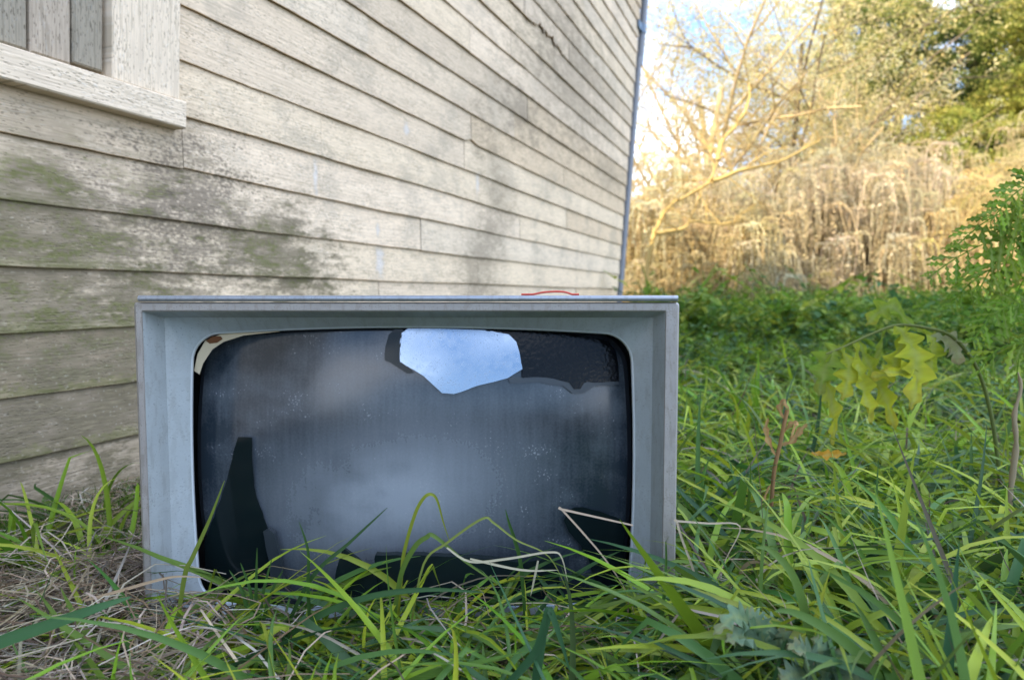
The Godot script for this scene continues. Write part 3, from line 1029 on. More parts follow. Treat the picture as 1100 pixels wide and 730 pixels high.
	# red wire lying on the top panel
	var wire := thing("wire", Vector3.ZERO, "short red wire curving over the top of the television", "wire")
	var wb := MB.new()
	var wpts := []
	for q in [[560, 317.6], [573, 316.0], [583, 313.9], [597, 313.0], [607, 313.6], [615, 316.2], [622, 318.0]]:
		wpts.append(pz(q[0], q[1], TVZ + 0.035))
	wpts = smooth(wpts, 5)
	var wr := []
	for i in wpts.size():
		wr.append(0.0013)
		wpts[i].y = maxf(wpts[i].y, ta.y + 0.0013)
	wb.tube(wpts, wr, 8, Color.WHITE, Color.WHITE, true)
	put("insulation", wb, mat(lin(0.50, 0.05, 0.025), 0.45), wire)

func shard(called: String, px: Array, zf: float, thick: float, label: String) -> void:
	var q := []
	for p in rag(V2(px), 0.6, int(zf * 1000)):
		q.append(pz(p.x, p.y, TVZ - zf + 0.03 + (640.0 - p.y) * 0.0002))
	var b := MB.new()
	var poly := PackedVector2Array()
	for p in q: poly.append(Vector2(p.x, p.y))
	var tr := Geometry2D.triangulate_polygon(poly)
	for side in 2:
		var i0 := b.v.size()
		for p in q: b.vert(p + Vector3(0, 0, -thick * side), Vector3(0, 0.17, 1.0).normalized() * (1 - 2 * side))
		for t in tr: b.ix.append(i0 + t)
	for i in q.size():
		var j := (i + 1) % q.size()
		b.quad(q[i], q[j], q[j] + Vector3(0, 0, -thick), q[i] + Vector3(0, 0, -thick))
	var o := put(numbered(called), b, M.darkglass)
	tag(o, label, "glass shard")

func V2(a: Array) -> Array:
	var o := []
	for q in a: o.append(Vector2(q[0], q[1]))
	return o

# ---------------------------------------------------------------- background trees and shrubs
func leaf_cluster(cnt: int, rad: float, size: float, sd: int, flat := 1.0, jc := 0.35) -> ArrayMesh:
	var r := RandomNumberGenerator.new()
	r.seed = sd
	var b := mbc()
	for i in cnt:
		var d := Vector3(r.randfn(), r.randfn() * flat, r.randfn()).normalized() * rad * pow(r.randf(), 0.6)
		d.y *= flat
		var ax := Vector3(r.randfn(), r.randfn() * 0.7, r.randfn()).normalized()
		var s := ax.cross(Vector3(r.randfn(), r.randfn(), r.randfn())).normalized()
		var l := size * r.randf_range(0.6, 1.3)
		var k := 1.0 - jc * 0.5 + jc * r.randf()
		var nn := ax.cross(s).normalized()
		var col := Color(minf(1.0, k * r.randf_range(0.92, 1.08)), minf(1.0, k), minf(1.0, k * r.randf_range(0.85, 1.1)))
		var i0 := b.vert(d, nn, col); b.vert(d + ax * l * 0.5 + s * l * 0.28, nn, col); b.vert(d + ax * l, nn, col); b.vert(d + ax * l * 0.5 - s * l * 0.28, nn, col)
		b.quad_i(i0, i0 + 1, i0 + 2, i0 + 3)
	return b.mesh(M.far)

func hanging_spray(cnt: int, out_r: float, drop: float, sd: int) -> ArrayMesh:
	var r := RandomNumberGenerator.new()
	r.seed = sd
	var b := mbc()
	for i in cnt:
		var az := r.randf() * TAU
		var d := Vector3(cos(az), 0, sin(az))
		var o := out_r * r.randf_range(0.3, 1.0)
		var dp := drop * r.randf_range(0.4, 1.0)
		var pts := []
		var ws := []
		for k in 6:
			var f := k / 5.0
			pts.append(d * o * (1.0 - pow(1.0 - f, 2.0)) + Vector3(0, 0.10 * sin(f * PI) - dp * f * f, 0) + Vector3(r.randfn(), r.randfn(), r.randfn()) * 0.015)
			ws.append(0.016 * (1.0 - 0.6 * f))
		var c := Color(0.9, 0.88, 0.85) * r.randf_range(0.7, 1.0)
		b.strip(pts, ws, Vector3(d.z, 0.1, -d.x), 0.3, c, c)
		for k in 9:
			var f2 := r.randf_range(0.15, 1.0)
			var p: Vector3 = pts[int(f2 * 4.9)].lerp(pts[mini(int(f2 * 4.9) + 1, 5)], fmod(f2 * 4.9, 1.0))
			var ax := (Vector3(r.randfn(), -0.8, r.randfn())).normalized()
			var s := ax.cross(Vector3(r.randfn(), r.randfn(), r.randfn())).normalized()
			var l := r.randf_range(0.025, 0.06)
			var q := r.randf_range(0.65, 1.0)
			var col := Color(q, q * 0.97, q * r.randf_range(0.8, 1.0))
			var nn := ax.cross(s)
			var i0 := b.vert(p, nn, col); b.vert(p + ax * l * 0.5 + s * l * 0.3, nn, col); b.vert(p + ax * l, nn, col); b.vert(p + ax * l * 0.5 - s * l * 0.3, nn, col)
			b.quad_i(i0, i0 + 1, i0 + 2, i0 + 3)
	return b.mesh(M.far)

var sprays := []
var clusters := []
var needles := []

func grow(b: MB, tips: Array, p: Vector3, d: Vector3, ln: float, rad: float, lvl: int, prm: Dictionary) -> void:
	var segs := 5 if lvl > 0 else 3
	var pts := [p]
	var rr := [rad]
	var dir := d.normalized()
	for i in segs:
		var f := float(i + 1) / segs
		dir = (dir + Vector3(rng.randfn(), rng.randfn(), rng.randfn()) * prm.wob + Vector3(0, prm.lift * (1.0 - f) - prm.droop * f * f, 0)).normalized()
		p += dir * ln / segs
		pts.append(p)
		rr.append(rad * (1.0 - 0.55 * f))
		if lvl <= prm.tiplvl: tips.append(p)
	b.tube(pts, rr, 7 if lvl > 1 else (5 if lvl == 1 else 3), prm.bark, prm.bark2)
	if lvl > 0:
		var kids: int = prm.kids[mini(lvl, prm.kids.size() - 1)]
		for k in kids:
			var f := lerpf(prm.from, 1.0, (k + rng.randf()) / kids)
			var at: Vector3 = pts[clampi(int(f * segs), 1, segs)]
			var side := Vector3(rng.randfn(), rng.randfn() * 0.5 + prm.up, rng.randfn()).normalized()
			grow(b, tips, at, (dir * prm.fwd + side).normalized(), ln * rng.randf_range(0.45, 0.75), rad * 0.5 * (1.0 - 0.3 * f), lvl - 1, prm)

func crown(parent: Node, meshes: Array, tips: Array, per: int, jitr: float, cols: Array, sc0: float, sc1: float, called := "crown") -> void:
	var cr := Node3D.new()
	cr.name = called
	parent.add_child(cr, true)
	var lists := []
	for i in meshes.size(): lists.append([])
	for t in tips:
		for k in per:
			lists[rng.randi() % meshes.size()].append(t + Vector3(rng.randfn(), rng.randfn() * 0.7, rng.randfn()) * jitr)
	for i in meshes.size():
		var lst: Array = lists[i]
		if lst.is_empty(): continue
		var mm := MultiMesh.new()
		mm.transform_format = MultiMesh.TRANSFORM_3D
		mm.use_colors = true
		mm.mesh = meshes[i]
		mm.instance_count = lst.size()
		for j in lst.size():
			var sc := rng.randf_range(sc0, sc1)
			var bs := Basis(Vector3.UP, rng.randf() * TAU).rotated(Vector3(1, 0, 0), rng.randf_range(-0.2, 0.2)).scaled(Vector3(sc, sc, sc))
			mm.set_instance_transform(j, Transform3D(bs, lst[j]))
			mm.set_instance_color(j, jit(cols[rng.randi() % cols.size()], 0.18))
		var o := MultiMeshInstance3D.new()
		o.name = "foliage"
		o.multimesh = mm
		o.set_meta("kind", "stuff")
		cr.add_child(o, true)

func golden_shrub(px: float, z: float, h: float, label: String, cols: Array, limbs := 9) -> void:
	var base := Vector3((px - 550.0) / FPX * z, 0, -z)
	base.y = gy(base.x, base.z)
	var t := thing("weeping_shrub", base, label, "shrub", "golden shrubs behind the grass")
	var b := mbc()
	var tips := []
	for i in limbs:
		var az := TAU * (i + rng.randf()) / limbs
		var lean := rng.randf_range(0.15, 0.75)
		var p := Vector3(cos(az), 0, sin(az)) * 0.12
		var d := Vector3(cos(az) * lean, 1, sin(az) * lean).normalized()
		var prm := {"wob": 0.13, "lift": 0.0, "droop": 0.35, "tiplvl": 1, "bark": Color(0.34, 0.25, 0.10), "bark2": Color(0.5, 0.36, 0.14), "kids": [0, 3, 3], "from": 0.35, "up": 0.1, "fwd": 0.8}
		grow(b, tips, p, d, h * rng.randf_range(0.55, 0.85), 0.035, 2, prm)
	put("trunk", b, M.bark, t)
	var low := []
	for q in tips:
		low.append(q)
		if rng.randf() < 0.7: low.append(Vector3(q.x * rng.randf_range(0.8, 1.3), q.y * rng.randf_range(0.25, 0.75), q.z * rng.randf_range(0.8, 1.3)))
	crown(t, sprays, low, 4, 0.22, cols, 0.7, 1.3)

func broad_tree(px: float, z: float, h: float, label: String, cols: Array, per: int, sc: float, spread := 0.45, bare := false, full := 0) -> void:
	var base := Vector3((px - 550.0) / FPX * z, 0, -z)
	base.y = gy(base.x, base.z)
	var t := thing("leafy_tree", base, label, "tree", "trees behind the golden shrubs")
	var b := mbc()
	var tips := []
	var bk := Color(0.30, 0.22, 0.11) if bare else Color(0.17, 0.13, 0.08)
	var prm := {"wob": 0.10, "lift": 0.12, "droop": 0.06, "tiplvl": 1 if not bare else 0, "bark": bk, "bark2": bk * 1.5 if bare else bk, "kids": [0, 4, 4, 7], "from": 0.28, "up": 0.25, "fwd": spread}
	grow(b, tips, Vector3(0, -0.05, 0), Vector3(rng.randfn() * 0.05, 1, rng.randfn() * 0.05), h * 0.72, h * (0.016 if bare else 0.011), 3, prm)
	put("trunk", b, M.bark, t)
	if full > 0:
		var hn := noise(700 + int(px), 0.75, 2)
		for i in full:
			var q := Vector3(rng.randfn(), rng.randfn(), rng.randfn()).normalized() * pow(rng.randf(), 0.4)
			q = Vector3(q.x * h * 0.30, h * 0.66 + q.y * h * 0.33, q.z * h * 0.26)
			if hn.get_noise_3dv(q) > -0.08: tips.append(q)
	crown(t, clusters, tips, per, h * 0.035, cols, sc * 0.7, sc * 1.3)

func conifer(px: float, z: float, h: float, label: String, cols: Array, lowest: float, reach: float) -> void:
	var base := Vector3((px - 550.0) / FPX * z, 0, -z)
	base.y = gy(base.x, base.z)
	var t := thing("conifer_tree", base, label, "tree", "conifers behind the golden shrubs")
	var b := mbc()
	var bk := Color(0.13, 0.10, 0.07)
	var pts := []
	var rr := []
	for i in 10:
		var f := i / 9.0
		pts.append(Vector3(sin(f * 3.0) * 0.12, -0.05 + h * f, cos(f * 2.0) * 0.08 - 0.08))
		rr.append(h * 0.014 * (1.0 - 0.85 * f) + 0.01)
	b.tube(pts, rr, 9, bk, bk)
	var tips := []
	var y := lowest
	while y < h * 0.97:
		var f := y / h
		var nb := 3 + rng.randi() % 3
		var az0 := rng.randf() * TAU
		for k in nb:
			if rng.randf() < 0.12: continue
			var az := az0 + TAU * k / nb + rng.randf_range(-0.3, 0.3)
			var ln := reach * (1.05 - f) * rng.randf_range(0.55, 1.1) + 0.25
			var d := Vector3(cos(az), 0, sin(az))
			var side := Vector3(-d.z, 0, d.x)
			var bp := []
			var br := []
			for i in 6:
				var g := i / 5.0
				bp.append(Vector3(0, y, 0) + d * ln * g + Vector3(0, 0.18 * ln * sin(g * PI * 0.9) - 0.20 * ln * g * g, 0))
				br.append(0.028 * (1.0 - 0.8 * g) + 0.005)
			b.tube(bp, br, 4, bk, bk)
			var m := int(4 + ln * 6)
			for i in m:
				var g := pow(rng.randf_range(0.10, 1.0), 0.7)
				var p: Vector3 = bp[int(g * 4.99)].lerp(bp[mini(int(g * 4.99) + 1, 5)], fmod(g * 4.99, 1.0))
				tips.append(p + side * rng.randfn() * 0.22 * ln * (1.1 - g) + Vector3(0, rng.randf_range(-0.10, 0.06), 0))
		y += rng.randf_range(0.35, 0.65)
	put("trunk", b, M.bark, t)
	crown(t, needles, tips, 3, 0.16, cols, 0.8, 1.5)

func background() -> void:
	for i in 4: sprays.append(hanging_spray(9, 0.32, 0.75, 900 + i))
	for i in 4: clusters.append(leaf_cluster(22, 0.34, 0.075, 920 + i))
	for i in 4: needles.append(leaf_cluster(34, 0.30, 0.085, 940 + i, 0.42, 0.5))
	var gold := [Color(0.64, 0.52, 0.27), Color(0.70, 0.59, 0.34), Color(0.56, 0.45, 0.22), Color(0.74, 0.65, 0.42)]
	var tan := [Color(0.62, 0.53, 0.34), Color(0.70, 0.61, 0.42), Color(0.54, 0.45, 0.27)]
	var amber := [Color(0.66, 0.51, 0.23), Color(0.62, 0.51, 0.27), Color(0.58, 0.49, 0.20)]
	golden_shrub(700, 12.6, 3.0, "golden weeping shrub beside the drainpipe corner of the shed", gold)
	golden_shrub(770, 13.6, 2.9, "golden weeping shrub next to the one by the shed corner", gold)
	golden_shrub(850, 13.4, 3.6, "tall straw-coloured weeping shrub with a domed top", tan, 11)
	golden_shrub(930, 14.0, 2.9, "tan weeping shrub below the conifers", tan)
	golden_shrub(1000, 13.0, 2.6, "low tan weeping shrub below the conifers beside the amber one", tan)
	golden_shrub(1075, 12.5, 3.4, "amber weeping shrub behind the feathery green plant", amber)
	golden_shrub(1165, 13.5, 3.6, "amber weeping shrub at the far end of the shrub row", amber)
	golden_shrub(890, 17.0, 3.6, "pale golden shrub standing behind the domed straw-coloured one", gold)
	golden_shrub(1030, 17.5, 3.8, "pale golden shrub standing behind the low tan ones", gold)
	var lime := [Color(0.50, 0.43, 0.13), Color(0.42, 0.38, 0.12), Color(0.58, 0.50, 0.22), Color(0.36, 0.33, 0.09)]
	var pale := [Color(0.56, 0.47, 0.22), Color(0.62, 0.54, 0.30), Color(0.50, 0.40, 0.16)]
	broad_tree(790, 14.5, 5.4, "small bare tree of pale twigs rising out of the golden shrubs", pale, 1, 0.35, 0.6, true)
	broad_tree(880, 15.0, 5.2, "pale twiggy tree rising behind the domed straw-coloured shrub", tan, 1, 0.40, 0.6, true)
	broad_tree(985, 15.5, 4.0, "small pale twiggy tree below the tallest conifer", tan, 1, 0.40, 0.6, true)
	broad_tree(1060, 15.0, 3.9, "small twiggy tree rising out of the amber shrub", gold, 1, 0.40, 0.6, true)
	broad_tree(715, 15.0, 7.4, "slender nearly bare tree with golden twigs beside the shed corner", pale, 1, 0.40, 0.5, true)
	broad_tree(760, 19.0, 8.2, "thin golden tree with sparse leaves next to the bare one", pale, 1, 0.7, 0.6, true)
	broad_tree(818, 18.0, 9.0, "wide pale yellow tree in full autumn leaf", pale, 2, 0.85, 0.5, false, 750)
	broad_tree(885, 22.5, 11.0, "yellow-green leafy tree between the pale yellow tree and conifers", lime, 2, 0.95, 0.5, false, 650)
	var con := [Color(0.12, 0.17, 0.035), Color(0.16, 0.20, 0.04), Color(0.23, 0.25, 0.05), Color(0.09, 0.13, 0.03)]
	var con2 := [Color(0.32, 0.33, 0.06), Color(0.26, 0.28, 0.06), Color(0.40, 0.37, 0.08)]
	conifer(955, 24.0, 13.0, "tall olive-green conifer with layered branches and sky gaps", con, 2.2, 3.6)
	conifer(1032, 27.0, 16.0, "tallest conifer with a bare dark trunk showing between branches", con, 3.5, 3.2)
	conifer(1105, 21.0, 10.0, "yellow-green conifer with dense soft boughs", con2, 1.2, 3.4)
	conifer(1075, 24.0, 13.5, "dark olive conifer between the tallest one and the yellow-green one", con, 2.4, 3.4)
	conifer(915, 27.0, 14.5, "dark conifer rising behind the yellow-green leafy tree", con, 3.0, 3.6)
	conifer(1010, 20.0, 5.6, "short young conifer with spreading yellow-green boughs", con2, 1.0, 2.6)
	# the arching bare limbs in front of the golden shrubs
	var limb := thing("arching_branch", pz(690, 330, 10.0), "thick bare yellow branch arching out from the shrubs by the shed", "branch")
	limb.position = Vector3.ZERO
	var lb := mbc()
	var yl := Color(0.42, 0.29, 0.10)
	for run in [[[690, 345], [700, 262], [708, 240], [722, 218], [740, 210], [765, 192], [772, 172], [790, 160]], [[704, 250], [730, 248], [745, 238], [775, 240], [800, 236]], [[765, 194], [800, 182], [840, 172], [880, 150]], [[728, 330], [742, 305], [752, 298], [762, 297]], [[772, 172], [778, 150], [800, 120], [806, 90]]]:
		var pts := []
		var zz := 10.0
		for q in run:
			pts.append(pz(q[0], q[1], zz))
			zz += 0.12
		pts = smooth(pts, 4)
		var rr := []
		for i in pts.size(): rr.append(lerpf(0.036, 0.009, float(i) / pts.size()))
		for i in range(1, pts.size()): pts[i] += Vector3(rng.randfn(), rng.randfn(), rng.randfn()) * 0.010
		lb.tube(pts, rr, 7, yl, yl)
		var dummy := []
		var tw := {"wob": 0.2, "lift": 0.05, "droop": 0.15, "tiplvl": -1, "bark": yl, "bark2": yl, "kids": [0, 3], "from": 0.3, "up": 0.2, "fwd": 0.7}
		for i in range(2, pts.size(), 2):
			grow(lb, dummy, pts[i], Vector3(rng.randfn(), rng.randfn() + 0.3, rng.randfn()), rng.randf_range(0.4, 1.0), 0.010, 1, tw)
	put("limb", lb, M.bark, limb)

# ---------------------------------------------------------------- weeds in the middle distance
func weeds() -> void:
	var meshes := []
	for i in 5:
		var r := RandomNumberGenerator.new()
		r.seed = 500 + i
		var b := mbc()
		for st in 4:
			var az := r.randf() * TAU
			var lean := r.randf_range(0.05, 0.35)
			var hgt := r.randf_range(0.16, 0.36)
			var pts := []
			var ws := []
			for k in 5:
				var f := k / 4.0
				pts.append(Vector3(cos(az) * lean * f * f, hgt * f, sin(az) * lean * f * f) * 1.0 + Vector3(r.randfn(), 0, r.randfn()) * 0.008)
				ws.append(0.004)
			b.strip(pts, ws, Vector3(0.3, 0, 1), 0.3, Color(0.5, 0.5, 0.4), Color(0.6, 0.7, 0.5))
			for k in 11:
				var f := r.randf_range(0.2, 1.0)
				var p: Vector3 = pts[int(f * 3.99)].lerp(pts[int(f * 3.99) + 1], fmod(f * 3.99, 1.0))
				var a2 := r.randf() * TAU
				var d := Vector3(cos(a2), r.randf_range(-0.5, 0.35), sin(a2)).normalized()
				var l := r.randf_range(0.025, 0.065)
				var q := r.randf_range(0.6, 1.0)
				var cc := Color(q, q, q * 0.9)
				var lp := []
				for m in 4: lp.append(p + d * l * m / 3.0 + Vector3(0, -0.012 * m * m / 9.0, 0))
				b.strip(lp, [0.002, l * 0.55, l * 0.5, 0.001], Vector3(0, 1, 0.15), 0.25, cc, cc)
		meshes.append(b.mesh(M.leaf))
	var lists := [[], [], [], [], []]
	var wn := noise(83, 0.8, 3)
	var z := 2.0
	for i in 3000:
		z = 1.9 + 8.6 * pow(rng.randf(), 0.8)
		var x := z * rng.randf_range(0.02, 0.86)
		if z < 3.0 and rng.randf() < 0.75: continue
		var s := (Vector3(x, 0, -z) - WO).dot(WN)
		if s < 0.10: continue
		lists[rng.randi() % 5].append(Vector3(x, gy(x, -z) - 0.01, -z))
	var holder := Node3D.new()
	holder.name = "weeds"
	add_child(holder)
	tag(holder, "dark green leafy weeds growing between the long grass and the golden shrubs", "weeds", "", "stuff")
	var cols := [Color(0.16, 0.28, 0.03), Color(0.10, 0.21, 0.04), Color(0.22, 0.33, 0.035), Color(0.32, 0.38, 0.05), Color(0.09, 0.19, 0.07)]
	for i in 5:
		var mm := MultiMesh.new()
		mm.transform_format = MultiMesh.TRANSFORM_3D
		mm.use_colors = true
		mm.mesh = meshes[i]
		mm.instance_count = lists[i].size()
		for j in lists[i].size():
			var p: Vector3 = lists[i][j]
			var sc := rng.randf_range(0.55, 1.1) * (0.75 + 0.45 * sm(2.5, 7.0, -p.z)) * (1.05 + 1.5 * wn.get_noise_2d(p.x, p.z))
			mm.set_instance_transform(j, Transform3D(Basis(Vector3.UP, rng.randf() * TAU).scaled(Vector3(sc, sc, sc)), p))
			mm.set_instance_color(j, jit(cols[rng.randi() % cols.size()], 0.2))
		var o := MultiMeshInstance3D.new()
		o.name = "weed_sprigs"
		o.multimesh = mm
		o.set_meta("kind", "stuff")
		holder.add_child(o, true)

# ---------------------------------------------------------------- grass
var tv_x0: float
var tv_x1: float
func clear(p: Vector3) -> Vector3:      # keep blades out of the set, the shed and the soil
	if p.z < -TVZ + 0.012 and p.z > -TVZ - 0.44 and p.y < EYE + 0.01:
		if p.x > tv_x0 - 0.006 and p.x < tv_x1 + 0.006:
			var df := absf(p.z - (-TVZ + 0.012))
			var dl := absf(p.x - (tv_x0 - 0.006))
			var dr := absf(p.x - (tv_x1 + 0.006))
			if df <= dl and df <= dr: p.z = -TVZ + 0.012
			elif dl < dr: p.x = tv_x0 - 0.006
			else: p.x = tv_x1 + 0.006
	var o := (p - WO).dot(WN)
	if o < 0.03: p += WN * (0.03 - o)
	return p

func blade(b: MB, base: Vector3, az: float, ln: float, w: float, th0: float, th1: float, pw: float, col: Color, segs: int, kink := -1.0) -> void:
	var p := base
	var pts := []
	var ws := []
	var turn := rng.randf_range(-0.7, 0.7)
	for i in segs + 1:
		var t := float(i) / segs
		pts.append(p)
		ws.append(w * (0.55 + 0.45 * minf(1.0, t * 5.0)) * (1.0 - pow(t, 2.6) * 0.97))
		var th := th0 + (th1 - th0) * pow(t, pw)
		if kink > 0.0 and t > kink: th += 1.0
		th = minf(th, 2.55)
		var a := az + turn * t
		p += Vector3(cos(a) * sin(th), cos(th), sin(a) * sin(th)) * ln / segs
		p = clear(p)
		var g := gy(p.x, p.z) + 0.004
		if p.y < g: p.y = g
	var ra := rng.randf() * TAU
	var rt := rng.randf_range(0.0, 1.3)
	var facing := (Vector3(-cos(az) * 0.5, 0.75, -sin(az) * 0.5) + Vector3(cos(ra), 0.0, sin(ra)) * rt).normalized()
	for q in pts:
		if q.distance_to(Vector3(0, EYE, 0)) < 0.34: return
	b.strip(pts, ws, facing, 0.28, col, col)

func in_tv(x: float, z: float, m := 0.02) -> bool:
	return x > tv_x0 - m and x < tv_x1 + m and z < -TVZ + m and z > -TVZ - 0.42

func grass() -> void:
	tv_x0 = pz(150, 400, TVZ).x
	tv_x1 = pz(727, 400, TVZ).x
	var g := mbc()
	var s := mbc()
	var light := [Color(0.317, 0.392, 0.030), Color(0.238, 0.375, 0.024), Color(0.194, 0.349, 0.024), Color(0.312, 0.401, 0.043)]
	var greens := [Color(0.111, 0.246, 0.022), Color(0.074, 0.188, 0.027), Color(0.156, 0.292, 0.024), Color(0.060, 0.155, 0.039), Color(0.216, 0.317, 0.027), Color(0.104, 0.219, 0.061)]
	var dark := [Color(0.043, 0.124, 0.031), Color(0.034, 0.100, 0.040), Color(0.060, 0.153, 0.034), Color(0.080, 0.183, 0.039)]
	var straws := [Color(0.240, 0.184, 0.112), Color(0.336, 0.280, 0.192), Color(0.144, 0.104, 0.064), Color(0.416, 0.368, 0.288), Color(0.104, 0.080, 0.056), Color(0.192, 0.160, 0.120)]
	var all_greens := greens + dark + light + light
	# tussocks: blades that share a root, a lean and a tint
	for i in 4300:
		var z := 0.40 + 5.6 * pow(rng.randf(), 1.6)
		var x := z * rng.randf_range(-0.86, 0.98) + rng.randf_range(-0.12, 0.12)
		if in_tv(x, -z): continue
		if (Vector3(x, 0, -z) - WO).dot(WN) < 0.06: continue
		var front := z < 0.90 and x < 0.24
		if x < -0.36 and z < 1.9 and rng.randf() < (0.72 if z > 0.70 else 0.45): continue
		if x < tv_x0 and z > TVZ and rng.randf() < 0.6: continue
		if z > 1.3 and x < 0.18 * z: continue      # hidden behind the set
		var c: Color = jit(all_greens[rng.randi() % all_greens.size()], 0.2)
		var az := rng.randf() * TAU
		if rng.randf() < 0.6: az = (PI if rng.randf() < 0.5 else 0.0) + rng.randf_range(-0.8, 0.8)
		var nb := 3 + rng.randi() % 7
		var flat := rng.randf_range(0.85, 1.3) if front else rng.randf_range(0.25, 1.2)
		for k in nb:
			var bx := x + rng.randfn() * 0.018
			var bz := -z + rng.randfn() * 0.018
			if in_tv(bx, bz, 0.01): continue
			var ln := rng.randf_range(0.12, 0.32) if front else rng.randf_range(0.14, 0.32)
			var w := rng.randf_range(0.0035, 0.0080)
			if rng.randf() < 0.2: w = rng.randf_range(0.0075, 0.0105)
			if not front: w *= 1.55
			var th0 := clampf(flat + rng.randf_range(-0.4, 0.3), 0.0, 1.35)
			var th1 := rng.randf_range(1.35, 2.3)
			if rng.randf() < 0.08 and not front: th1 = rng.randf_range(0.3, 0.9)
			var cc := jit(c, 0.14)
			cc = cc.lerp(Color(0.26, 0.29, 0.05), 0.5 * rng.randf() * rng.randf())
			if rng.randf() < 0.11: cc = jit(straws[rng.randi() % straws.size()], 0.2); w *= 0.45
			blade(g, Vector3(bx, gy(bx, bz) - 0.004, bz), az + rng.randfn() * 0.75, ln, w, th0, th1, rng.randf_range(0.6, 1.2), cc, 9 if z < 1.7 else 7, rng.randf_range(0.4, 0.75) if rng.randf() < 0.2 else -1.0)
	# broad blades of a coarser grass lying over the rest
	for i in 900:
		var z := rng.randf_range(0.48, 1.5)
		var x := z * rng.randf_range(-0.75, 0.85)
		if i % 3 == 0:
			z = rng.randf_range(0.46, 0.84)
			x = rng.randf_range(-0.42, 0.42)
		if in_tv(x, -z) or (Vector3(x, 0, -z) - WO).dot(WN) < 0.12: continue
		if z > TVZ and x < 0.22: continue
		if x < -0.36 and rng.randf() < 0.5: continue
		var cb: Color = jit([Color(0.040, 0.105, 0.040), Color(0.055, 0.130, 0.045), Color(0.10, 0.19, 0.03), Color(0.07, 0.15, 0.06)][rng.randi() % 4], 0.2)
		if rng.randf() < 0.4: cb = cb.lerp(Color(0.17, 0.26, 0.03), 0.6)
		var az := (PI if rng.randf() < 0.5 else 0.0) + rng.randf_range(-0.9, 0.9)
		blade(g, Vector3(x, gy(x, -z) - 0.004, -z), az, rng.randf_range(0.16, 0.34), rng.randf_range(0.0085, 0.0130), rng.randf_range(0.85, 1.3) if z < TVZ and x < 0.24 else rng.randf_range(0.3, 1.1), rng.randf_range(1.3, 2.1), rng.randf_range(0.7, 1.3), cb, 11, rng.randf_range(0.4, 0.8) if rng.randf() < 0.25 else -1.0)
	# shorter undergrowth that closes the gaps
	for i in 4500:
		var z := 0.50 + 3.6 * pow(rng.randf(), 1.4)
		var x := z * rng.randf_range(-0.80, 0.95)
		if in_tv(x, -z) or (Vector3(x, 0, -z) - WO).dot(WN) < 0.05: continue
		if x < -0.35 and rng.randf() < 0.8: continue
		if z > 1.3 and x < 0.18 * z: continue
		var c: Color = jit(all_greens[rng.randi() % all_greens.size()], 0.25)
		blade(g, Vector3(x, gy(x, -z) - 0.004, -z), rng.randf() * TAU, rng.randf_range(0.05, 0.13), rng.randf_range(0.0022, 0.0046), rng.randf_range(0.2, 1.0), rng.randf_range(0.8, 1.9), 1.0, c, 5)
	var go := put("grass", g, M.grass)
	tag(go, "long arching green grass around the television", "grass", "", "stuff")
	# dead straw: thick at the foot of the wall, thinner under the grass
	for i in 17000:
		var z := 0.42 + 3.4 * pow(rng.randf(), 1.5)
		var x := z * rng.randf_range(-0.86, 0.95)
		if i % 2 == 0:
			z = rng.randf_range(0.45, 1.75)
			x = rng.randf_range(-1.25, -0.30)
		if in_tv(x, -z, 0.0) or (Vector3(x, 0, -z) - WO).dot(WN) < 0.03: continue
		if z > 1.3 and x < 0.18 * z and x > -0.3: continue
		if x > -0.30 and rng.randf() < (0.5 if x < 0.22 else 0.15): continue
		if Vector2(x + 0.80, -z + 1.10).length() < 0.20 and rng.randf() < 0.75: continue
		if x > -0.42 and z < 0.86 and rng.randf() < 0.35: continue
		var c: Color = jit(straws[rng.randi() % straws.size()], 0.25)
		var az := rng.randf() * TAU
		var ln := rng.randf_range(0.05, 0.24)
		var d := Vector3(cos(az), 0, sin(az))
		var sd := Vector3(-d.z, 0, d.x)
		var y0 := rng.randf_range(0.002, 0.060) * sm(1.35, 0.75, z)
		var y1 := rng.randf_range(-0.03, 0.04) * sm(1.6, 0.8, z)
		var cv := rng.randfn() * 0.05
		var hump := rng.randf_range(-0.01, 0.04)
		var pts := []
		var ws := []
		var w := rng.randf_range(0.0012, 0.0036)
		var ok := true
		for k in 6:
			var f := k / 5.0
			var p := Vector3(x, 0, -z) + d * ln * (f - 0.5) + sd * cv * sin(f * PI)
			p = clear(p)
			p.y = gy(p.x, p.z) + maxf(0.003, y0 + y1 * f + hump * sin(f * PI))
			if p.distance_to(Vector3(0, EYE, 0)) < 0.36: ok = false
			pts.append(p)
			ws.append(w * (1.0 - 0.5 * f))
		if ok: s.strip(pts, ws, Vector3(0.1, 1, 0.25).normalized(), 0.35, c, jit(c, 0.1))
	var so := put("dry_straw", s, M.straw)
	tag(so, "dead straw litter at the foot of the shed wall and under the grass", "straw", "", "stuff")
	# bright moss-green tufts along the foot of the wall
	var mo := mbc()
	for i in 9000:
		var t := rng.randf_range(-0.5, 1.2)
		var o := 0.03 + absf(rng.randfn()) * 0.11
		var p := wp(t, 0, o)
		if i % 2 == 0: p = Vector3(-0.80 + rng.randfn() * 0.13, 0, -1.10 + rng.randfn() * 0.10)
		if (p - WO).dot(WN) < 0.02: continue
		if in_tv(p.x, p.z): continue
		p.y = gy(p.x, p.z)
		var c: Color = jit([Color(0.09, 0.17, 0.025), Color(0.06, 0.13, 0.02), Color(0.12, 0.19, 0.03)][rng.randi() % 3], 0.2)
		blade(mo, p, rng.randf() * TAU, rng.randf_range(0.015, 0.055), rng.randf_range(0.0015, 0.0032), rng.randf_range(0.0, 0.9), rng.randf_range(0.5, 1.8), 1.0, c, 4)
	var mob := put("moss", mo, M.grass)
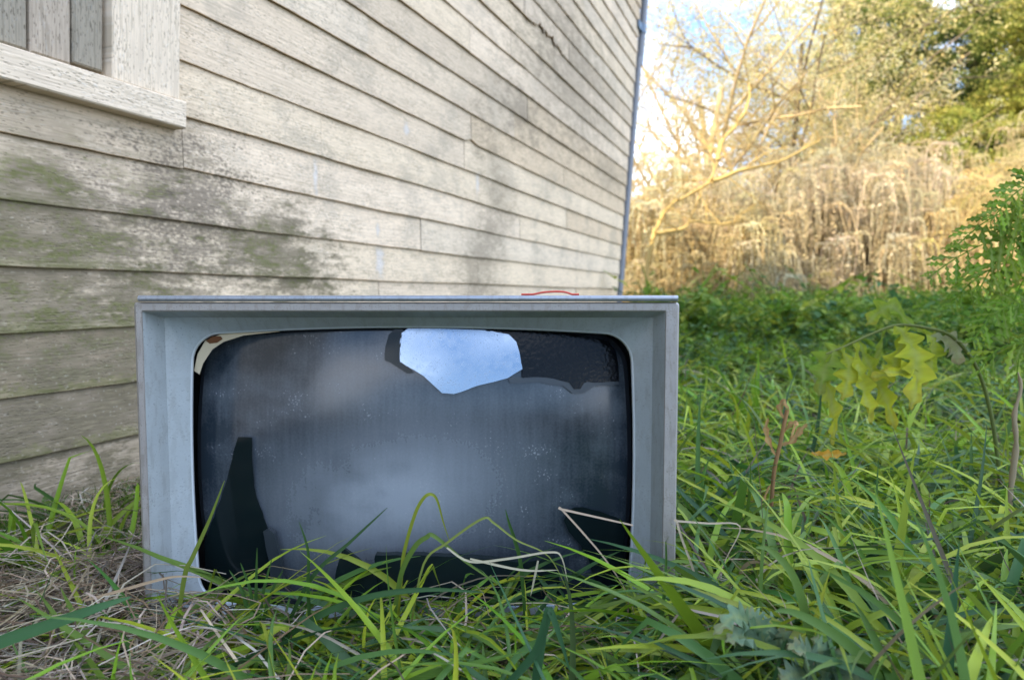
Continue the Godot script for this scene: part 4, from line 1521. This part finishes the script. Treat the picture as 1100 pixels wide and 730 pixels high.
	tag(mob, "short mossy green growth along the foot of the shed wall", "moss", "", "stuff")

# single stalks and blades one can point at
func stalk(called: String, label: String, runs: Array, z: float, w: float, c0: Color, c1: Color, zt := 0.0, cat := "grass stalk") -> void:
	var b := mbc()
	var t := thing(called, Vector3.ZERO, label, cat)
	for run in runs:
		var pts := []
		var n: int = run.size()
		for i in n:
			pts.append(pz(run[i][0], run[i][1], z + zt * i / maxf(1.0, n - 1)))
		pts = smooth(pts, 5)
		var ws := []
		for i in pts.size():
			var f := float(i) / (pts.size() - 1)
			ws.append(w * (0.7 + 0.3 * minf(1.0, f * 4.0)) * (1.0 - 0.9 * pow(f, 3.0)))
		b.strip(pts, ws, Vector3(rng.randf_range(-0.25, 0.25), 0.45, 1).normalized(), 0.3, c0.lerp(c1, 0.5), c0.lerp(c1, 0.5))
	put("blade", b, M.grass, t)

func stalks() -> void:
	var yel := Color(0.34, 0.36, 0.03)
	var lim := Color(0.16, 0.24, 0.04)
	var grn := Color(0.07, 0.15, 0.03)
	var drk := Color(0.035, 0.095, 0.03)
	var pal := Color(0.55, 0.46, 0.33)
	stalk("bent_stalk", "yellow grass stalk looped over in front of the dusty screen", [[[425, 690], [431, 625], [434, 594], [446, 552], [456, 534], [464, 531], [470, 538], [476, 560], [483, 582]]], 0.805, 0.0046, yel, lim)
	stalk("folded_blade", "folded green grass blade crossing the foot of the looped stalk", [[[420, 690], [430, 620], [445, 588], [458, 577], [467, 576], [500, 603], [545, 634]]], 0.795, 0.0062, lim, grn)
	stalk("slanted_blade", "dark pointed grass blade slanting up across the triangular shard", [[[300, 690], [335, 620], [375, 583], [416, 545]]], 0.80, 0.0050, drk, Color(0.05, 0.10, 0.03), 0.015)
	stalk("upright_blade", "short upright grass blade beside the broken dark glass neck", [[[334, 690], [331, 632], [331, 592], [321, 560]]], 0.80, 0.0048, drk, grn)
	stalk("arched_stem", "thin yellow-green stem arched over the glass slab", [[[440, 680], [455, 606], [480, 583], [518, 557], [531, 562], [555, 580], [590, 598], [612, 640]]], 0.79, 0.0030, lim, Color(0.30, 0.32, 0.08))
	stalk("small_blade", "small green blade tip standing over the arched stem", [[[566, 690], [560, 610], [553, 580], [547, 562], [543, 547]]], 0.80, 0.0048, drk, grn)
	stalk("straw_stalk", "pale bent straw folded in front of the dark glass corner", [[[680, 564], [640, 555], [604, 547], [604, 547.5], [628, 574], [652, 603], [675, 640], [690, 690]]], 0.80, 0.0026, pal, Color(0.50, 0.36, 0.26), 0.0, "straw")
	stalk("lime_blade", "lime green grass blade rising beside the bezel and glass neck", [[[188, 690], [198, 620], [207, 598], [225, 558], [241, 516]]], 0.79, 0.0058, Color(0.20, 0.24, 0.04), lim)
	stalk("straw_stalk", "brown straw lying across the foot of the bezel", [[[90, 645], [130, 634], [165, 624], [190, 619], [218, 620]]], 0.775, 0.0036, Color(0.45, 0.33, 0.20), Color(0.5, 0.38, 0.25), 0.0, "straw")
	stalk("broad_blade", "broad blue-green grass blade lying over the straw", [[[-60, 760], [-40, 712], [0, 690], [45, 674], [90, 658], [118, 648], [140, 641]]], 0.58, 0.0118, Color(0.045, 0.125, 0.05), Color(0.06, 0.15, 0.045), 0.05)
	stalk("broad_blade", "broad bright green blade beside the pale thistle leaves", [[[955, 745], [935, 715], [905, 688], [875, 668], [850, 657], [832, 656]]], 0.56, 0.0095, Color(0.09, 0.17, 0.05), Color(0.12, 0.22, 0.03))
	stalk("broad_blade", "broad lime blade standing over the pale thistle leaves", [[[882, 720], [868, 672], [860, 640], [848, 612], [826, 590], [812, 588]]], 0.60, 0.0085, Color(0.09, 0.17, 0.06), Color(0.15, 0.24, 0.03))
	stalk("straw_stalk", "pale straw bent into a hook beside the bezel edge", [[[770, 700], [756, 675], [747, 620], [733, 580], [727, 560], [727.5, 559.5], [760, 562], [795, 565], [780, 600], [767, 634]]], 0.82, 0.0030, pal, Color(0.5, 0.42, 0.3), 0.0, "straw")
	stalk("straw_stalk", "white straw tangle lying over the glass slab", [[[480, 588], [505, 603], [545, 600], [590, 593], [604, 600], [612, 640]], [[505, 600], [560, 612], [600, 612]], [[578, 602], [570, 640]]], 0.785, 0.0028, Color(0.60, 0.56, 0.42), Color(0.52, 0.46, 0.28), 0.0, "straw")
	stalk("dark_blade", "long dark green blade sweeping across the grass below the screen", [[[300, 690], [345, 660], [400, 640], [460, 633], [520, 636]]], 0.74, 0.0075, drk, Color(0.05, 0.12, 0.035))
	stalk("dark_blade", "upright dark green blade pair in the grass below the glass slab", [[[545, 735], [575, 700], [586, 668], [590, 655], [600, 680], [612, 720]], [[575, 735], [582, 690], [588, 660]]], 0.60, 0.0085, Color(0.05, 0.12, 0.06), drk)
	stalk("spiky_tuft", "small spiky dark green tuft in front of the broken glass neck", [[[272, 690], [270, 640], [258, 604]], [[274, 690], [275, 640], [276, 588]], [[276, 690], [282, 640], [292, 600]], [[270, 690], [262, 640], [246, 612]], [[278, 690], [290, 640], [304, 612]]], 0.805, 0.0046, drk, grn, 0.0, "grass tuft")
	stalk("arched_stem", "yellowish arched stem curving through the grass beside the set", [[[735, 690], [760, 620], [800, 560], [850, 530], [905, 545], [940, 590]]], 0.95, 0.0042, lim, grn, -0.1)

# ---------------------------------------------------------------- individual plants
func lobed(b: MB, pts: Array, hw: float, lobes: float, depth: float, facing: Vector3, c0: Color, c1: Color, ph := 0.0) -> void:
	pts = smooth(pts, 16)
	var curl := rng.randf_range(-0.25, 0.55)
	var n := pts.size()
	var first := b.v.size()
	for i in n:
		var f := float(i) / (n - 1)
		var p: Vector3 = pts[i]
		var t: Vector3 = (pts[mini(i + 1, n - 1)] - pts[maxi(i - 1, 0)]).normalized()
		var s := t.cross(facing).normalized()
		var q := s.cross(t).normalized()
		var env := (0.25 + 0.75 * sm(0.05, 0.55, f)) * (1.0 - pow(f, 3.5)) + 0.02
		for k in 5:
			var u := (k - 2) / 2.0
			var side := 0.13 if u > 0 else 0.0
			var ft := fposmod(f * lobes + side + ph, 1.0)
			var tooth := 1.0 - depth + depth * (pow(ft / 0.72, 1.3) if ft < 0.72 else pow((1.0 - ft) / 0.28, 0.8))
			var cc := c0.lerp(c1, clampf(f * 0.8 + absf(u) * 0.3, 0, 1))
			cc = jit(cc, 0.13)
			if f > 0.9 - 0.15 * absf(u): cc = cc.lerp(Color(0.30, 0.20, 0.05), 0.35)
			if k == 2: cc = cc.lerp(Color(0.34, 0.37, 0.14), 0.4)
			b.vert(p + s * u * hw * env * tooth + q * (u * u * curl * hw * env + sin(f * 17.0 + u * 3.0 + ph * 9.0) * 0.09 * hw), (q - s * u * curl * 1.3 + t * cos(f * 17.0 + u * 3.0 + ph * 9.0) * 0.25).normalized(), cc)
	for i in n - 1:
		for k in 4:
			var a := first + i * 5 + k
			b.quad_i(a, a + 5, a + 6, a + 1)

func frond(b: MB, pts: Array, ln: float, c0: Color, c1: Color, facing: Vector3) -> void:
	pts = smooth(pts, 4)
	var n := pts.size()
	var ws := []
	for i in n: ws.append(0.0022)
	b.strip(pts, ws, facing, 0.3, c0, c0)
	for i in range(1, n):
		var f := float(i) / (n - 1)
		var t: Vector3 = (pts[i] - pts[i - 1]).normalized()
		var s := t.cross(facing).normalized()
		var pl := ln * (0.35 + 0.9 * sin(PI * minf(0.98, 0.12 + f * 0.88)))
		for sg in [-1.0, 1.0]:
			var d: Vector3 = (s * sg + t * 0.65 + Vector3(0, -0.35, 0) + Vector3(rng.randfn(), rng.randfn(), rng.randfn()) * 0.12).normalized()
			if rng.randf() < 0.12: continue
			pl *= rng.randf_range(0.75, 1.15)
			var c := jit(c0.lerp(c1, rng.randf()), 0.3)
			var droop := Vector3(0, -0.16 * pl, 0)
			lobed(b, [pts[i], pts[i] + d * pl * 0.55 + droop * 0.25, pts[i] + d * pl + droop], pl * 0.21, 4.6, 0.78, (facing + Vector3(rng.randfn(), rng.randfn(), rng.randfn()) * 0.25).normalized(), c, jit(c, 0.1), rng.randf())

func plants() -> void:
	# drooping plant with deeply lobed yellow-green leaves
	var t := thing("lobed_leaf_plant", Vector3.ZERO, "drooping plant with deeply lobed yellow-green leaves above the grass", "plant")
	var z := 1.32
	var stem := mbc()
	var sp := []
	for q in [[1075, 520], [1066, 450], [1050, 396], [1024, 362], [995, 352], [965, 349], [938, 358], [910, 371], [888, 380]]: sp.append(pz(q[0], q[1], z))
	sp = smooth(sp, 5)
	var sr := []
	for i in sp.size(): sr.append(lerpf(0.0040, 0.0018, float(i) / sp.size()))
	stem.tube(sp, sr, 7, Color(0.16, 0.20, 0.06), Color(0.25, 0.28, 0.09))
	put("stem", stem, M.leaf, t)
	var ya := Color(0.29, 0.36, 0.03)
	var yb := Color(0.46, 0.46, 0.03)
	var gr := Color(0.18, 0.29, 0.04)
	var leaves := [
		[[[962, 350], [978, 368], [986, 400], [978, 440]], 0.0469, 5.4, ya, yb, 0.0],
		[[[985, 352], [1002, 366], [1000, 390], [988, 415]], 0.0367, 4.8, ya, ya, 0.3],
		[[[922, 366], [934, 392], [950, 425], [962, 462]], 0.0306, 5.1, gr, yb, 0.1],
		[[[918, 368], [922, 400], [930, 430], [936, 455]], 0.0265, 4.5, ya, yb, 0.4],
		[[[905, 373], [896, 378], [886, 398], [880, 425]], 0.0408, 4.8, ya, gr, 0.2],
		[[[893, 380], [888, 410], [896, 445], [894, 478]], 0.0347, 5.7, gr, yb, 0.0],
		[[[903, 374], [912, 390], [910, 412], [905, 430]], 0.0306, 3.9, ya, yb, 0.5],
		[[[1000, 362], [1016, 366], [1026, 376], [1030, 392]], 0.0326, 3.9, Color(0.30, 0.34, 0.16), Color(0.36, 0.36, 0.22), 0.2],
		[[[950, 352], [946, 372], [940, 395], [943, 415]], 0.0326, 4.5, gr, ya, 0.3],
		[[[975, 350], [965, 380], [955, 400], [935, 405]], 0.0286, 4.5, ya, yb, 0.6],
		[[[985, 355], [960, 330], [945, 335], [930, 350]], 0.0306, 4.2, gr, ya, 0.1],
		[[[1005, 380], [985, 392], [965, 400], [945, 398]], 0.0224, 4.2, ya, yb, 0.1]]
	for i in leaves.size():
		var l: Array = leaves[i]
		var b := mbc()
		var pts := []
		var dz := ((i * 37) % 11 - 5) * 0.012
		for k in l[0].size(): pts.append(pz(l[0][k][0], l[0][k][1], z + dz * k / 3.0))
		lobed(b, pts, l[1], l[2], 0.72, Vector3(rng.randf_range(-0.7, 0.7), 0.35, 1).normalized(), l[3], l[4], l[5])
		put("leaf", b, M.leaf, t)
	# feathery green plant
	var f := thing("feathery_plant", Vector3.ZERO, "tall plant with feathery drooping green fronds at the grass edge", "plant")
	var zf := 1.25
	var st := mbc()
	var s2 := []
	for q in [[1150, 560], [1142, 450], [1138, 350], [1134, 270], [1136, 200]]: s2.append(pz(q[0], q[1], zf))
	s2 = smooth(s2, 5)
	var r2 := []
	for i in s2.size(): r2.append(0.0042)
	st.tube(s2, r2, 7, Color(0.14, 0.12, 0.06), Color(0.10, 0.15, 0.04))
	put("stem", st, M.leaf, f)
	var fg := Color(0.12, 0.23, 0.02)
	var fh := Color(0.22, 0.33, 0.03)
	for run in [[[1134, 262], [1090, 252], [1040, 270], [1000, 296]], [[1135, 240], [1098, 224], [1062, 236], [1030, 262]], [[1136, 290], [1090, 280], [1050, 298], [1022, 326]], [[1136, 275], [1108, 290], [1090, 322], [1084, 362]], [[1138, 330], [1095, 326], [1064, 342], [1046, 366]], [[1135, 215], [1112, 222], [1094, 246], [1086, 284]], [[1139, 380], [1100, 368], [1068, 378], [1050, 402]], [[1139, 350], [1116, 350], [1098, 372], [1092, 408]], [[1136, 200], [1112, 196], [1088, 210], [1064, 238]], [[1136, 255], [1100, 262], [1070, 282], [1052, 312]]]:
		var b := mbc()
		var pts := []
		var dz := rng.randf_range(-0.06, 0.06)
		for k in run.size(): pts.append(pz(run[k][0], run[k][1], zf + dz * k / 3.0))
		frond(b, pts, 0.043, fg, fh, Vector3(rng.randf_range(-0.4, 0.4), 0.5, 1).normalized())
		put("frond", b, M.leaf, f)
	# dead brown stalk
	var d := thing("dead_stalk", Vector3.ZERO, "brown withered weed stalk with curled dry leaves in the grass", "plant")
	var db := mbc()
	var zd := 1.12
	var dp := []
	for q in [[826, 590], [829, 540], [832, 505], [838, 478], [842, 458], [846, 440]]: dp.append(pz(q[0], q[1], zd))
	dp = smooth(dp, 4)
	var drr := []
	for i in dp.size(): drr.append(0.0034)
	db.tube(dp, drr, 6, Color(0.26, 0.15, 0.07), Color(0.33, 0.19, 0.08))
	put("stem", db, M.straw, d)
	for l in [[[840, 468], [848, 458], [856, 455], [850, 470]], [[843, 450], [838, 440], [842, 432], [848, 440]], [[834, 490], [826, 476], [822, 460], [826, 448]], [[838, 478], [850, 474], [860, 462], [868, 455]], [[829, 520], [822, 535], [826, 555], [832, 560]]]:
		var b := mbc()
		var pts := []
		for k in l.size(): pts.append(pz(l[k][0], l[k][1], zd - 0.004 * k))
		lobed(b, pts, 0.0080, 4.0, 0.6, Vector3(rng.randf_range(-0.7, 0.7), 0.3, 1).normalized(), Color(0.34, 0.18, 0.07), Color(0.42, 0.24, 0.10))
		put("dry_leaf", b, M.straw, d)
	# pale thistle rosettes low in the grass
	var pale := Color(0.10, 0.20, 0.10)
	var pal2 := Color(0.20, 0.30, 0.19)
	var deep := Color(0.06, 0.13, 0.075)
	rosette("pale prickly thistle leaves low beside the broad bright blade", 0.60, [[[820, 700], [805, 672], [790, 662], [766, 682]], [[822, 700], [818, 678], [812, 664], [800, 655]], [[824, 700], [826, 680], [832, 668], [846, 682]], [[822, 702], [808, 690], [795, 684], [778, 690]], [[824, 705], [836, 690], [842, 685], [838, 672]]], 0.019, pale, pal2)
	rosette("blue-green thistle rosette half hidden under broad grass blades", 0.55, [[[880, 745], [868, 715], [862, 700], [846, 694]], [[884, 745], [884, 712], [880, 695], [872, 685]], [[888, 745], [900, 722], [915, 715], [934, 722]], [[884, 745], [868, 728], [852, 724], [838, 732]], [[890, 748], [905, 734], [920, 730], [940, 738]], [[884, 742], [892, 715], [900, 705], [905, 696]]], 0.021, deep, pal2)
	# yellow-orange fallen leaf
	var fl := mbc()
	lobed(fl, [pz(872, 486, 1.20), pz(884, 489, 1.19), pz(898, 489, 1.18), pz(910, 487, 1.17)], 0.017, 3.6, 0.65, Vector3(0, 1, 0.7).normalized(), Color(0.50, 0.24, 0.02), Color(0.58, 0.33, 0.04))
	tag(put("fallen_leaf", fl, M.leaf), "fallen orange leaf caught on the grass", "leaf")
	# pale dry woody stem at the grass edge
	var w := thing("woody_stem", Vector3.ZERO, "dry grey-brown woody stem beside the feathery plant", "stem")
	var wb := mbc()
	var wpts := []
	for q in [[1082, 560], [1088, 510], [1092, 475], [1090, 445], [1097, 418], [1094, 400]]: wpts.append(pz(q[0], q[1], 1.10))
	wpts = smooth(wpts, 4)
	var wr := []
	for i in wpts.size(): wr.append(lerpf(0.0050, 0.0014, pow(float(i) / wpts.size(), 1.5)) + 0.0012 * sin(i * 1.7) * sin(i * 0.6))
	wb.tube(wpts, wr, 7, Color(0.30, 0.24, 0.15), Color(0.36, 0.29, 0.18), true)
	put("bark", wb, M.straw, w)

func rosette(label: String, z: float, runs: Array, hw: float, c0: Color, c1: Color) -> void:
	var t := thing("thistle_rosette", Vector3.ZERO, label, "thistle")
	var i := 0
	for run in runs:
		var b := mbc()
		var pts := []
		for k in run.size(): pts.append(pz(run[k][0], run[k][1], z + (0.012 * (i % 3) - 0.012) * k))
		lobed(b, pts, hw * 0.85, 8.5, 0.72, Vector3(rng.randf_range(-0.4, 0.4), 0.8, 0.8).normalized(), c0, jit(c1, 0.15), rng.randf())
		put("leaf", b, M.leaf, t)
		i += 1
